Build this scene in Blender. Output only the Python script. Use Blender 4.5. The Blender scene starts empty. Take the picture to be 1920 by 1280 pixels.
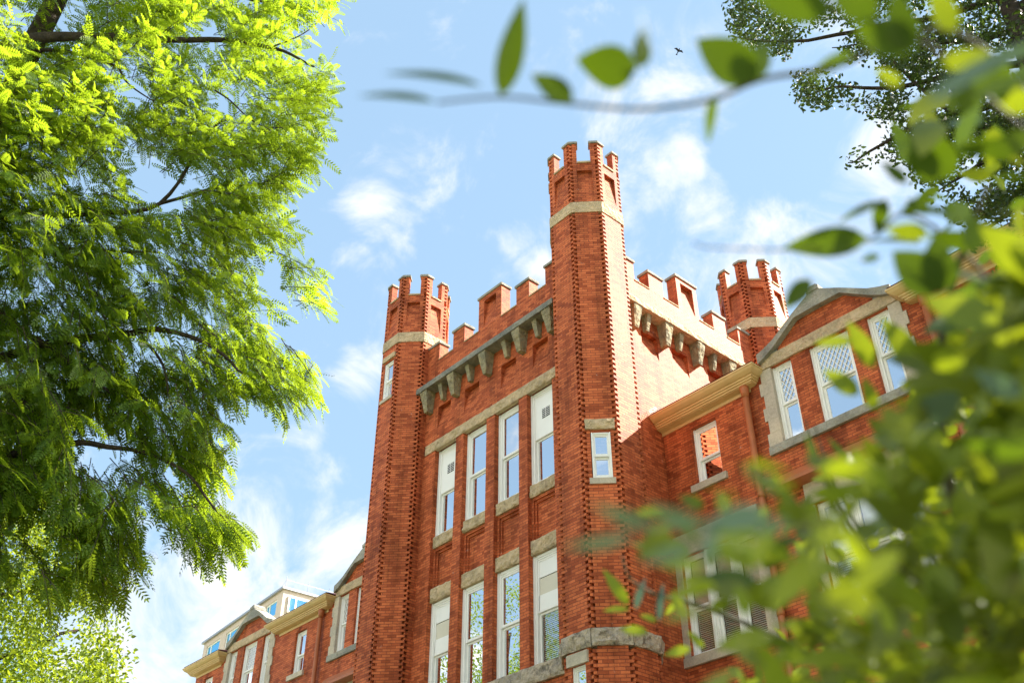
import bpy, math, random
import numpy as np
from mathutils import Vector, Matrix, noise

C = bpy.context.scene.collection
R = math.radians
SC = bpy.context.scene
random.seed(7)
rng = np.random.default_rng(11)

# ------------------------------------------------------------------ camera
F_PX, PITCH, YAW, EYE = 1880.4, R(36.187), R(48.56), 1.6
cam = bpy.data.cameras.new("camera")
cam.sensor_width = 36.0
cam.lens = F_PX / 1920 * 36
cam.clip_start = 0.05
cam.clip_end = 3000
cam.dof.use_dof = True
cam.dof.focus_distance = 22.0
cam.dof.aperture_fstop = 3.2
camo = bpy.data.objects.new("camera", cam)
C.objects.link(camo)
camo.location = (0, 0, EYE)
camo.rotation_euler = (R(90) + PITCH, 0, YAW)
SC.camera = camo
_cp, _sp = math.cos(PITCH), math.sin(PITCH)
FW = np.array([-math.sin(YAW) * _cp, math.cos(YAW) * _cp, _sp])
RT = np.array([math.cos(YAW), math.sin(YAW), 0.0])
UP = np.cross(RT, FW)


def ray(px, py):
    d = RT * (px - 960) + UP * (640 - py) + FW * F_PX
    return d / np.linalg.norm(d)


def at(px, py, dist):
    """world point seen at a photo pixel, at a horizontal distance from the eye"""
    d = ray(px, py)
    return np.array([0, 0, EYE]) + d * dist / math.hypot(d[0], d[1])


def atr(px, py, r):
    return np.array([0, 0, EYE]) + ray(px, py) * r


# ------------------------------------------------------------------ exposure, sky, sun
SUN_AZ, SUN_EL = R(56), R(38.5)          # azimuth from +X towards +Y
SC.view_settings.view_transform = 'Standard'
SC.view_settings.look = 'None'
SC.view_settings.exposure = 2.3
SC.view_settings.gamma = 1.0
SC.render.engine = 'CYCLES'
SC.cycles.use_denoising = True
SC.cycles.max_bounces = 8
SC.cycles.transparent_max_bounces = 12
SC.cycles.sample_clamp_indirect = 6.0

world = bpy.data.worlds.new("World")
SC.world = world
world.use_nodes = True


class NT:
    """small helper for node trees"""
    def __init__(s, tree):
        s.t = tree
        s.t.nodes.clear()

    def n(s, kind, **kw):
        nd = s.t.nodes.new(kind)
        ins = kw.pop('ins', {})
        for k, v in kw.items():
            setattr(nd, k, v)
        for k, v in ins.items():
            sock = nd.inputs[k]
            if isinstance(v, bpy.types.NodeSocket):
                s.t.links.new(v, sock)
            else:
                sock.default_value = v
        return nd

    def link(s, a, b):
        s.t.links.new(a, b)

    def math(s, op, a, b=None, clamp=False):
        nd = s.n('ShaderNodeMath', operation=op, use_clamp=clamp)
        for i, v in enumerate((a, b)):
            if v is None:
                continue
            if isinstance(v, bpy.types.NodeSocket):
                s.t.links.new(v, nd.inputs[i])
            else:
                nd.inputs[i].default_value = v
        return nd.outputs[0]

    def mix(s, fac, a, b, mode='MIX'):
        nd = s.n('ShaderNodeMix', data_type='RGBA', blend_type=mode)
        for i, v in ((0, fac), (6, a), (7, b)):
            if isinstance(v, bpy.types.NodeSocket):
                s.t.links.new(v, nd.inputs[i])
            else:
                nd.inputs[i].default_value = v if i == 0 else (tuple(v) + (1,))[:4]
        return nd.outputs[2]

    def ramp(s, fac, stops):
        nd = s.n('ShaderNodeValToRGB')
        s.t.links.new(fac, nd.inputs[0])
        e = nd.color_ramp.elements
        while len(e) < len(stops):
            e.new(0.5)
        for el, (p, c) in zip(e, stops):
            el.position = p
            el.color = (tuple(c) + (1,))[:4] if hasattr(c, '__len__') else (c, c, c, 1)
        return nd.outputs[0]


def build_sky():
    g = NT(world.node_tree)
    out = g.n('ShaderNodeOutputWorld')
    bg = g.n('ShaderNodeBackground')
    bg.inputs['Strength'].default_value = 0.051
    sky = g.n('ShaderNodeTexSky', sky_type='NISHITA', sun_disc=False,
              sun_elevation=SUN_EL, sun_rotation=R(90) - SUN_AZ,
              air_density=1.0, dust_density=0.6, ozone_density=1.4)
    tc = g.n('ShaderNodeTexCoord')
    vec = tc.outputs['Generated']
    # clouds: soft patches of vapour at fixed compass directions, broken up by noise
    n1 = g.n('ShaderNodeTexNoise', ins={'Vector': vec, 'Scale': 11.0, 'Detail': 10.0, 'Roughness': 0.60, 'Distortion': 0.5})
    n2 = g.n('ShaderNodeTexNoise', ins={'Vector': vec, 'Scale': 3.2, 'Detail': 4.0, 'Roughness': 0.5})
    blobs = [(690, 400, 95, 1.0), (660, 480, 80, .8), (850, 425, 60, .75), (955, 445, 75, 1.0), (1005, 500, 70, 1.0), (1185, 170, 110, .5),
             (1270, 290, 90, 1.0), (1300, 390, 100, .5), (1450, 400, 90, .8), (1560, 450, 170, .55), (1400, 490, 110, .5), (670, 705, 70, .7),
             (480, 830, 70, .6), (430, 1080, 330, .78), (620, 1000, 150, .8), (720, 250, 90, .3), (300, 1230, 400, .85), (1080, 20, 90, .5),
             (1200, 560, 150, .6), (940, 350, 60, .5), (1560, 330, 520, .46), (1250, 230, 360, .44), (760, 330, 300, .34), (1000, 60, 300, .28), (560, 900, 260, .55), (960, 480, 200, .5), (690, 450, 170, .5)]
    acc = None
    for px, py, r, a in blobs:
        d = ray(px, py)
        dist = g.n('ShaderNodeVectorMath', operation='DISTANCE')
        g.link(vec, dist.inputs[0])
        dist.inputs[1].default_value = tuple(d)
        mr = g.n('ShaderNodeMapRange', interpolation_type='SMOOTHERSTEP',
                 ins={'Value': dist.outputs['Value'], 'From Min': r * 1.35 / F_PX, 'From Max': 0.0, 'To Min': 0.0, 'To Max': a})
        acc = mr.outputs[0] if acc is None else g.math('MAXIMUM', acc, mr.outputs[0])
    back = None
    # bright cloud banks added out of view, to fill the shaded walls with light
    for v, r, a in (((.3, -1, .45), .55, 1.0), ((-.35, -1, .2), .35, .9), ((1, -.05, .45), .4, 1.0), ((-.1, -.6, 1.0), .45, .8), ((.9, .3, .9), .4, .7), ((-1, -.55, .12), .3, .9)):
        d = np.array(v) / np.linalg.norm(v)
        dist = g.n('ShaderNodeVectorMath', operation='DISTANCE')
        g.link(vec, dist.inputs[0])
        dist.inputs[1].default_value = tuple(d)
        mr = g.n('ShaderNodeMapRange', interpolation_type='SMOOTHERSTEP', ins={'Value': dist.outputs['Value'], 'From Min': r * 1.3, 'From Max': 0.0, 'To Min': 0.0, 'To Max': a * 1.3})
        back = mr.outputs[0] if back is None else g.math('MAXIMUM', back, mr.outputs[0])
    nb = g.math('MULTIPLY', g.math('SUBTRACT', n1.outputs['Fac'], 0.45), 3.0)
    fill_mask = g.n('ShaderNodeMapRange', interpolation_type='SMOOTHSTEP', ins={'Value': g.math('ADD', back, nb), 'From Min': 0.30, 'From Max': 1.15, 'To Min': 0.0, 'To Max': 0.95}).outputs[0]
    fill_mask = g.math('MULTIPLY', fill_mask, g.math('GREATER_THAN', back, 0.0))
    m = g.math('ADD', acc, g.math('MULTIPLY', g.math('SUBTRACT', n1.outputs['Fac'], 0.5), 3.4))
    broad = g.math('MULTIPLY', g.math('SUBTRACT', n2.outputs['Fac'], 0.5), 1.0)
    m = g.math('ADD', m, g.math('MULTIPLY', broad, 0.6))
    mask = g.n('ShaderNodeMapRange', interpolation_type='SMOOTHSTEP', ins={'Value': m, 'From Min': 0.28, 'From Max': 1.35, 'To Min': 0.0, 'To Max': 0.95}).outputs[0]
    haze = g.mix(0.56, sky.outputs[0], (2.5, 3.75, 4.9))          # thin summer haze in the air
    col = g.mix(mask, haze, (4.7, 4.75, 4.8))
    col = g.mix(fill_mask, col, (9.0, 8.8, 8.4))
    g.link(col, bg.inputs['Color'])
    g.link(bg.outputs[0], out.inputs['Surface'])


build_sky()
sun = bpy.data.lights.new("sun", 'SUN')
sun.energy = 4.0
sun.angle = R(0.53)
sun.color = (1.0, 0.93, 0.82)
suno = bpy.data.objects.new("sun", sun)
C.objects.link(suno)
_sd = Vector((math.cos(SUN_AZ) * math.cos(SUN_EL), math.sin(SUN_AZ) * math.cos(SUN_EL), math.sin(SUN_EL)))
suno.rotation_euler = _sd.to_track_quat('Z', 'Y').to_euler()
suno.location = (20, 30, 40)
SUNV = np.array(_sd)


# ------------------------------------------------------------------ materials
def new_mat(name):
    m = bpy.data.materials.new(name)
    m.use_nodes = True
    g = NT(m.node_tree)
    out = g.n('ShaderNodeOutputMaterial')
    return m, g, out


def brick_mat(name, c1, c2, mortar, stain=0.35, spots=0.5):
    m, g, out = new_mat(name)
    uv = g.n('ShaderNodeUVMap').outputs[0]
    geo = g.n('ShaderNodeNewGeometry')
    br = g.n('ShaderNodeTexBrick', offset=0.5, ins={'Vector': uv, 'Color1': c1 + (1,), 'Color2': c2 + (1,), 'Mortar': mortar + (1,), 'Scale': 1.0,
             'Mortar Size': 0.0068, 'Mortar Smooth': 0.3, 'Bias': 0.0, 'Brick Width': 0.205, 'Row Height': 1 / 15})
    # a second brick grid, same lattice, gives each brick its own tone
    tone = g.n('ShaderNodeTexBrick', offset=0.5, ins={'Vector': uv, 'Color1': (0, 0, 0, 1), 'Color2': (1, 1, 1, 1), 'Mortar': (.5, .5, .5, 1), 'Scale': 1.0,
               'Mortar Size': 0.0, 'Bias': 0.0, 'Brick Width': 0.205, 'Row Height': 1 / 15})
    nz = g.n('ShaderNodeTexNoise', ins={'Vector': geo.outputs['Position'], 'Scale': 1.1, 'Detail': 6.0, 'Roughness': 0.6})
    nf = g.n('ShaderNodeTexNoise', ins={'Vector': geo.outputs['Position'], 'Scale': 42.0, 'Detail': 3.0})
    tonev = g.math('MULTIPLY', g.math('POWER', tone.outputs['Color'], 2.5), 0.62)
    col = g.mix(tonev, br.outputs['Color'], tuple(v * 0.45 for v in c2))
    st = g.ramp(nz.outputs['Fac'], [(0.30, 1.0 - stain), (0.55, 1.0), (0.75, 1.10)])
    col = g.mix(1.0, col, st, 'MULTIPLY')
    mp = g.n('ShaderNodeMapping', ins={'Vector': geo.outputs['Position'], 'Scale': (2.6, 2.6, 0.22)})
    sk = g.n('ShaderNodeTexNoise', ins={'Vector': mp.outputs[0], 'Scale': 1.0, 'Detail': 6.0, 'Roughness': 0.65})
    col = g.mix(1.0, col, g.ramp(sk.outputs['Fac'], [(0.34, 0.66), (0.50, 1.0), (0.72, 1.08)]), 'MULTIPLY')   # rain streaks
    col = g.mix(0.25, col, nf.outputs['Fac'], 'OVERLAY')
    # pale lime blooms on a few bricks
    vz = g.n('ShaderNodeTexNoise', ins={'Vector': geo.outputs['Position'], 'Scale': 5.5, 'Detail': 5.0, 'Roughness': 0.7})
    sp = g.ramp(vz.outputs['Fac'], [(0.66, 0.0), (0.74, spots)])
    col = g.mix(sp, col, (0.62, 0.46, 0.38))
    p = g.n('ShaderNodeBsdfPrincipled', ins={'Base Color': col, 'Roughness': 0.55})
    p.inputs['Specular IOR Level'].default_value = 0.07
    h = g.math('ADD', g.math('MULTIPLY', g.math('SUBTRACT', 1.0, br.outputs['Fac']), 1.0), g.math('MULTIPLY', nf.outputs['Fac'], 0.35))
    b = g.n('ShaderNodeBump', ins={'Height': h, 'Strength': 0.8, 'Distance': 0.010})
    g.link(b.outputs[0], p.inputs['Normal'])
    g.link(p.outputs[0], out.inputs[0])
    return m


def stone_mat(name, tan, grey, dark, scale=2.2, darkness=0.5, bump=0.9):
    m, g, out = new_mat(name)
    geo = g.n('ShaderNodeNewGeometry')
    pos = geo.outputs['Position']
    n1 = g.n('ShaderNodeTexNoise', ins={'Vector': pos, 'Scale': scale, 'Detail': 7.0, 'Roughness': 0.62})
    n2 = g.n('ShaderNodeTexNoise', ins={'Vector': pos, 'Scale': 26.0, 'Detail': 5.0, 'Roughness': 0.6})
    n3 = g.n('ShaderNodeTexNoise', ins={'Vector': pos, 'Scale': scale * 1.7, 'Detail': 8.0, 'Roughness': 0.7})
    col = g.mix(g.ramp(n1.outputs['Fac'], [(0.38, 0.0), (0.62, 1.0)]), tan, grey)
    col = g.mix(g.math('MULTIPLY', g.ramp(n3.outputs['Fac'], [(0.5, 0.0), (0.68, 1.0)]), darkness), col, dark)
    col = g.mix(0.35, col, n2.outputs['Fac'], 'OVERLAY')
    p = g.n('ShaderNodeBsdfPrincipled', ins={'Base Color': col, 'Roughness': 0.88})
    p.inputs['Specular IOR Level'].default_value = 0.2
    vo = g.n('ShaderNodeTexVoronoi', ins={'Vector': pos, 'Scale': 7.5})
    cl = g.n('ShaderNodeTexNoise', ins={'Vector': pos, 'Scale': 9.0, 'Detail': 6.0, 'Roughness': 0.55, 'Distortion': 1.2})
    h = g.math('ADD', g.math('MULTIPLY', n2.outputs['Fac'], 0.3), g.math('ADD', g.math('MULTIPLY', cl.outputs['Fac'], 1.5), g.math('MULTIPLY', vo.outputs['Distance'], 0.9)))
    b = g.n('ShaderNodeBump', ins={'Height': h, 'Strength': bump, 'Distance': 0.045})
    g.link(b.outputs[0], p.inputs['Normal'])
    g.link(p.outputs[0], out.inputs[0])
    return m


def paint_mat(name, col, rough=0.5, var=0.12, spec=0.4, metal=0.0):
    m, g, out = new_mat(name)
    geo = g.n('ShaderNodeNewGeometry')
    n1 = g.n('ShaderNodeTexNoise', ins={'Vector': geo.outputs['Position'], 'Scale': 3.5, 'Detail': 6.0, 'Roughness': 0.65})
    st = g.ramp(n1.outputs['Fac'], [(0.3, 1 - var), (0.6, 1.0), (0.8, 1 + var * .4)])
    c = g.mix(1.0, col, st, 'MULTIPLY')
    p = g.n('ShaderNodeBsdfPrincipled', ins={'Base Color': c, 'Roughness': rough, 'Metallic': metal})
    p.inputs['Specular IOR Level'].default_value = spec
    g.link(p.outputs[0], out.inputs[0])
    return m


def glass_mat(name, refl=0.5, tint=(1, 1, 1), warp=0.004):
    """coated window pane: mirrors part of what is before it, lets the rest through"""
    m, g, out = new_mat(name)
    geo = g.n('ShaderNodeNewGeometry')
    nz = g.n('ShaderNodeTexNoise', ins={'Vector': geo.outputs['Position'], 'Scale': 1.6, 'Detail': 1.0})
    b = g.n('ShaderNodeBump', ins={'Height': nz.outputs['Fac'], 'Strength': 0.35, 'Distance': warp})
    gl = g.n('ShaderNodeBsdfGlossy', ins={'Color': tint + (1,), 'Roughness': 0.0})
    g.link(b.outputs[0], gl.inputs['Normal'])
    tr = g.n('ShaderNodeBsdfTransparent', ins={'Color': (0.95, 0.97, 0.96, 1)})
    fr = g.n('ShaderNodeFresnel', ins={'IOR': 1.5})
    fac = g.math('ADD', g.math('MULTIPLY', fr.outputs[0], 1.0 - refl), refl, True)
    fac = g.math('MULTIPLY', fac, g.math('SUBTRACT', 1.0, geo.outputs['Backfacing']))
    mx = g.n('ShaderNodeMixShader')
    g.link(fac, mx.inputs[0])
    g.link(tr.outputs[0], mx.inputs[1])
    g.link(gl.outputs[0], mx.inputs[2])
    g.link(mx.outputs[0], out.inputs[0])
    return m


def leaf_mat(name, dark, light, trans, tfac=0.45, rough=0.42, spec=0.45, scale=0.7):
    m, g, out = new_mat(name)
    geo = g.n('ShaderNodeNewGeometry')
    nz = g.n('ShaderNodeTexNoise', ins={'Vector': geo.outputs['Position'], 'Scale': scale, 'Detail': 3.0})
    f = g.math('ADD', g.math('MULTIPLY', geo.outputs['Random Per Island'], 0.55), g.math('MULTIPLY', g.math('SUBTRACT', nz.outputs['Fac'], 0.28), 1.0), True)
    col = g.mix(f, dark, light)
    tcol = g.mix(f, tuple(v * 0.8 for v in trans), trans)
    p = g.n('ShaderNodeBsdfPrincipled', ins={'Base Color': col, 'Roughness': rough})
    p.inputs['Specular IOR Level'].default_value = spec
    t = g.n('ShaderNodeBsdfTranslucent', ins={'Color': tcol})
    mx = g.n('ShaderNodeMixShader', ins={0: tfac})
    g.link(p.outputs[0], mx.inputs[1])
    g.link(t.outputs[0], mx.inputs[2])
    g.link(mx.outputs[0], out.inputs[0])
    return m


M = {}
M['brick'] = brick_mat('red_brick', (0.63, 0.168, 0.062), (0.49, 0.110, 0.043), (0.27, 0.074, 0.042))
M['stone'] = stone_mat('rough_sandstone', (0.60, 0.45, 0.28), (0.46, 0.36, 0.23), (0.15, 0.115, 0.075), 2.2, 0.5)
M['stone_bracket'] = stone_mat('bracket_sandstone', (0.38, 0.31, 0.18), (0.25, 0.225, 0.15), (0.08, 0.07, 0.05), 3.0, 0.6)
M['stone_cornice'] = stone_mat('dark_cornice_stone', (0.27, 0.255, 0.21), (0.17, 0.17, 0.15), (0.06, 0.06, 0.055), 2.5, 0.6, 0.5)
M['stone_dark'] = stone_mat('weathered_sandstone', (0.52, 0.42, 0.31), (0.34, 0.30, 0.25), (0.045, 0.043, 0.042), 3.0, 0.85)
M['stone_grey'] = stone_mat('grey_coping_stone', (0.36, 0.34, 0.28), (0.25, 0.245, 0.215), (0.10, 0.10, 0.09), 1.6, 0.5, 0.5)
M['limestone'] = stone_mat('smooth_limestone', (0.56, 0.48, 0.37), (0.44, 0.39, 0.32), (0.22, 0.20, 0.17), 1.4, 0.4, 0.15)
M['white'] = paint_mat('white_window_paint', (0.86, 0.85, 0.83), 0.45, 0.05)
M['panel'] = paint_mat('white_board', (0.86, 0.86, 0.85), 0.6, 0.04)
M['panel_beige'] = paint_mat('beige_board', (0.66, 0.62, 0.52), 0.6, 0.05)
M['dark'] = paint_mat('dark_room', (0.018, 0.018, 0.02), 0.9, 0.1, 0.1)
M['blind'] = paint_mat('pale_blind', (0.55, 0.58, 0.50), 0.5, 0.05)
M['shade'] = paint_mat('drawn_roller_shade', (0.60, 0.58, 0.44), 0.8, 0.06)
M['glass'] = glass_mat('window_glass', 0.74)
M['glass_blue'] = glass_mat('blue_window_glass', 0.75, (0.33, 0.78, 1.0))
M['glass_clear'] = glass_mat('window_glass_clear', 0.26)
M['eave'] = paint_mat('cream_eave_paint', (0.66, 0.47, 0.22), 0.5, 0.12)
M['copper'] = paint_mat('terracotta_painted_metal', (0.42, 0.13, 0.045), 0.5, 0.2, 0.4)
M['roof'] = paint_mat('red_roof_tiles', (0.20, 0.055, 0.035), 0.8, 0.3)
M['flatroof'] = paint_mat('roof_felt', (0.12, 0.12, 0.12), 0.9, 0.2)
M['pale'] = paint_mat('pale_render', (0.60, 0.50, 0.42), 0.8, 0.08)
M['metal'] = paint_mat('grey_metal', (0.35, 0.36, 0.37), 0.4, 0.1, 0.5, 0.6)
M['bark'] = stone_mat('bark', (0.065, 0.05, 0.038), (0.04, 0.033, 0.027), (0.02, 0.017, 0.014), 7.0, 0.6)
M['twig'] = paint_mat('green_twig', (0.17, 0.13, 0.05), 0.6, 0.2)
M['shrubtwig'] = paint_mat('dark_shrub_twig', (0.055, 0.055, 0.03), 0.7, 0.2, 0.2)
M['locust'] = leaf_mat('locust_leaf', (0.028, 0.078, 0.008), (0.080, 0.145, 0.012), (0.40, 0.55, 0.020), 0.55, 0.45, 0.35, 0.55)
M['maple'] = leaf_mat('maple_leaf', (0.07, 0.13, 0.012), (0.13, 0.20, 0.018), (0.42, 0.52, 0.025), 0.50, 0.5, 0.3, 0.5)
M['ginkgo'] = leaf_mat('ginkgo_leaf', (0.020, 0.042, 0.010), (0.042, 0.072, 0.012), (0.08, 0.135, 0.014), 0.33, 0.45, 0.4, 0.6)
M['shrubleaf'] = leaf_mat('shrub_leaf', (0.035, 0.070, 0.008), (0.095, 0.125, 0.010), (0.25, 0.30, 0.008), 0.42, 0.4, 0.4, 2.2)
M['glaucous'] = leaf_mat('glaucous_leaf', (0.075, 0.13, 0.105), (0.11, 0.17, 0.145), (0.07, 0.12, 0.04), 0.25, 0.5, 0.3, 2.2)
M['darkleaf'] = leaf_mat('dark_shrub_leaf', (0.022, 0.055, 0.006), (0.05, 0.09, 0.008), (0.11, 0.175, 0.004), 0.42, 0.4, 0.35, 2.2)
M['youngleaf'] = leaf_mat('young_leaf', (0.10, 0.165, 0.012), (0.15, 0.21, 0.016), (0.32, 0.38, 0.010), 0.45, 0.42, 0.35, 2.2)


def ground_mat():
    m, g, out = new_mat('lawn_and_paving')
    geo = g.n('ShaderNodeNewGeometry')
    n1 = g.n('ShaderNodeTexNoise', ins={'Vector': geo.outputs['Position'], 'Scale': 0.12, 'Detail': 3.0})
    n2 = g.n('ShaderNodeTexNoise', ins={'Vector': geo.outputs['Position'], 'Scale': 18.0, 'Detail': 6.0})
    f = g.ramp(n1.outputs['Fac'], [(0.44, 0.0), (0.47, 1.0)])
    col = g.mix(f, (0.52, 0.44, 0.34), (0.11, 0.15, 0.035))
    col = g.mix(0.5, col, n2.outputs['Fac'], 'OVERLAY')
    p = g.n('ShaderNodeBsdfPrincipled', ins={'Base Color': col, 'Roughness': 0.9})
    g.link(p.outputs[0], out.inputs[0])
    return m


M['ground'] = ground_mat()

# ------------------------------------------------------------------ mesh helpers
WL = {}          # world location of every object that may be a parent


class MB:
    """collects geometry and links it as ONE mesh object"""
    def __init__(s, T=None):
        s.v, s.f, s.m = [], [], []
        s.T = T or (lambda x, y, z: (x, y, z))

    def add(s, verts, faces, mat=0):
        b = len(s.v)
        s.v += [s.T(*p) for p in verts]
        s.f += [[b + i for i in f] for f in faces]
        s.m += [mat] * len(faces)

    def hexa(s, p, mat=0):
        s.add(p, [(0, 3, 2, 1), (4, 5, 6, 7), (0, 1, 5, 4), (1, 2, 6, 5), (2, 3, 7, 6), (3, 0, 4, 7)], mat)

    def box(s, x0, x1, y0, y1, z0, z1, mat=0):
        s.hexa([(x0, y0, z0), (x1, y0, z0), (x1, y1, z0), (x0, y1, z0), (x0, y0, z1), (x1, y0, z1), (x1, y1, z1), (x0, y1, z1)], mat)

    def frustum(s, b, t, mat=0):
        """b, t = (x0,x1,y0,y1,z) bottom and top rectangles"""
        s.hexa([(b[0], b[2], b[4]), (b[1], b[2], b[4]), (b[1], b[3], b[4]), (b[0], b[3], b[4]),
                (t[0], t[2], t[4]), (t[1], t[2], t[4]), (t[1], t[3], t[4]), (t[0], t[3], t[4])], mat)

    def prism(s, poly, z0, z1, mat=0):
        n = len(poly)
        s.add([(x, y, z0) for x, y in poly] + [(x, y, z1) for x, y in poly],
              [tuple(range(n - 1, -1, -1)), tuple(range(n, 2 * n))] + [(i, (i + 1) % n, n + (i + 1) % n, n + i) for i in range(n)], mat)

    def xz_strip(s, lower, upper, y0, y1, mat=0):
        """slab between two polylines in the x-z plane, extruded in y"""
        for i in range(len(lower) - 1):
            a, b, c, d = lower[i], lower[i + 1], upper[i + 1], upper[i]
            s.hexa([(a[0], y0, a[1]), (b[0], y0, b[1]), (b[0], y1, b[1]), (a[0], y1, a[1]),
                    (d[0], y0, d[1]), (c[0], y0, c[1]), (c[0], y1, c[1]), (d[0], y1, d[1])], mat)

    def tube(s, pts, rad, k=8, mat=0, cap=True):
        pts = [Vector(p) for p in pts]
        n = len(pts)
        rings = []
        ref = Vector((0.31, 0.17, 0.93)).normalized()
        for i, p in enumerate(pts):
            t = (pts[min(i + 1, n - 1)] - pts[max(i - 1, 0)]).normalized()
            a = t.cross(ref)
            if a.length < 1e-3:
                a = t.cross(Vector((1, 0, 0)))
            a.normalize()
            b = t.cross(a)
            r = rad[i] if hasattr(rad, '__len__') else rad
            rings.append([tuple(p + (a * math.cos(2 * math.pi * j / k) + b * math.sin(2 * math.pi * j / k)) * r) for j in range(k)])
        vs = [q for r_ in rings for q in r_]
        fs = [(i * k + j, i * k + (j + 1) % k, (i + 1) * k + (j + 1) % k, (i + 1) * k + j) for i in range(n - 1) for j in range(k)]
        if cap:
            fs += [tuple(range(k - 1, -1, -1)), tuple(range((n - 1) * k, n * k))]
        s.add(vs, fs, mat)

    def rock(s, x0, x1, y0, y1, z0, z1, amp=0.03, step=0.07, mat=0, seed=0.0, taper=None):
        """rock-faced block: front face and edges broken by noise (back plane kept)"""
        nx, nz, ny = max(2, int((x1 - x0) / step)), max(3, int((z1 - z0) / step)), max(2, int((y1 - y0) / step))
        vs, idx = [], {}

        def vert(i, j, k):
            if (i, j, k) in idx:
                return idx[(i, j, k)]
            fx, fy, fz = i / nx, j / ny, k / nz
            x, y, z = x0 + (x1 - x0) * fx, y0 + (y1 - y0) * fy, z0 + (z1 - z0) * fz
            if taper:
                x, y = taper(fx, fy, fz)
            if j < ny:
                q = Vector((x * 5.3 + seed, y * 5.3, z * 5.3 + seed * 1.7))
                d = noise.fractal(q, 0.9, 2.1, 3) * amp
                edge = 1.0 if (0 < i < nx and 0 < k < nz) else 0.25
                if j == 0:
                    y -= (d + amp * 0.5) * edge
                x += noise.noise(q * 1.3 + Vector((7, 1, 3))) * amp * 0.35
                z += noise.noise(q * 1.3 + Vector((1, 9, 5))) * amp * 0.35
            idx[(i, j, k)] = len(vs)
            vs.append((x, y, z))
            return idx[(i, j, k)]
        fs = []
        for i in range(nx):
            for k in range(nz):
                fs.append((vert(i, 0, k), vert(i + 1, 0, k), vert(i + 1, 0, k + 1), vert(i, 0, k + 1)))
                fs.append((vert(i, ny, k), vert(i, ny, k + 1), vert(i + 1, ny, k + 1), vert(i + 1, ny, k)))
        for j in range(ny):
            for k in range(nz):
                fs.append((vert(0, j, k), vert(0, j, k + 1), vert(0, j + 1, k + 1), vert(0, j + 1, k)))
                fs.append((vert(nx, j, k), vert(nx, j + 1, k), vert(nx, j + 1, k + 1), vert(nx, j, k + 1)))
        for i in range(nx):
            for j in range(ny):
                fs.append((vert(i, j, 0), vert(i, j + 1, 0), vert(i + 1, j + 1, 0), vert(i + 1, j, 0)))
                fs.append((vert(i, j, nz), vert(i + 1, j, nz), vert(i + 1, j + 1, nz), vert(i, j + 1, nz)))
        s.add(vs, fs, mat)

    def walls(s, x0, x1, z0, z1, y0, y1, holes, mat=0):
        """wall slab with rectangular openings (hx0,hx1,hz0,hz1)"""
        xs = sorted({x0, x1} | {min(max(h[k], x0), x1) for h in holes for k in (0, 1)})
        for a, b in zip(xs, xs[1:]):
            if b - a < 1e-5:
                continue
            mid = (a + b) / 2
            cut = sorted((h[2], h[3]) for h in holes if h[0] < mid < h[1])
            z = z0
            for c0, c1 in cut:
                if c0 > z + 1e-5:
                    s.box(a, b, y0, y1, z, c0, mat)
                z = max(z, c1)
            if z < z1 - 1e-5:
                s.box(a, b, y0, y1, z, z1, mat)

    def build(s, name, mats, parent=None, smooth=False, wloc=None):
        me = bpy.data.meshes.new(name)
        v = np.array(s.v, dtype=float)
        loc = np.array(wloc if wloc is not None else ((0, 0, 0) if parent is None else WL.get(parent.name, (0, 0, 0))), float)
        me.from_pydata([tuple(p) for p in v], [], s.f)
        for m in (mats if isinstance(mats, (list, tuple)) else [mats]):
            me.materials.append(m)
        me.polygons.foreach_set('material_index', s.m)
        if smooth:
            me.polygons.foreach_set('use_smooth', [True] * len(s.f))
        me.update()
        # metre-true wall coordinates: u along the wall, v = height
        nl = len(me.loops)
        vi = np.empty(nl, int)
        me.loops.foreach_get('vertex_index', vi)
        nrm = np.empty(len(me.polygons) * 3)
        me.polygons.foreach_get('normal', nrm)
        nrm = nrm.reshape(-1, 3)
        cnt = np.empty(len(me.polygons), int)
        me.polygons.foreach_get('loop_total', cnt)
        n = np.repeat(nrm, cnt, axis=0)
        p = v[vi]
        h = np.hypot(n[:, 0], n[:, 1])
        hs = np.where(h < 1e-6, 1, h)
        tx, ty = -n[:, 1] / hs, n[:, 0] / hs
        flat = np.abs(n[:, 2]) > 0.8
        u = np.where(flat, p[:, 0], p[:, 0] * tx + p[:, 1] * ty)
        w = np.where(flat, p[:, 1], p[:, 2])
        uvl = me.uv_layers.new(name='UVMap')
        uvl.data.foreach_set('uv', np.stack([u, w], 1).ravel())
        o = bpy.data.objects.new(name, me)
        C.objects.link(o)
        if parent is not None:
            o.parent = parent
            o.location = tuple(-loc) if wloc is None else tuple(np.array(wloc))
            WL[o.name] = (0, 0, 0) if wloc is None else None
        return o


def root(name, label, cat, loc=(0, 0, 0), group=None):
    o = bpy.data.objects.new(name, None)
    C.objects.link(o)
    o.location = loc
    o.empty_display_size = 0.5
    o['label'] = label
    o['category'] = cat
    if group:
        o['group'] = group
    WL[o.name] = tuple(loc)
    return o


def part_at(mb, name, mats, parent, loc, rz=0.0, smooth=False):
    """part built in local coordinates, placed at a world point under its thing"""
    o = mb.build(name, mats, None, smooth)
    o.parent = parent
    pl = WL.get(parent.name, (0, 0, 0))
    o.location = tuple(np.array(loc, float) - np.array(pl, float))
    o.rotation_euler = (0, 0, rz)
    return o


def sub(mb, name, mats, parent, smooth=False):
    """sub-part in its part's own local coordinates"""
    o = mb.build(name, mats, None, smooth)
    o.parent = parent
    return o


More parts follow.
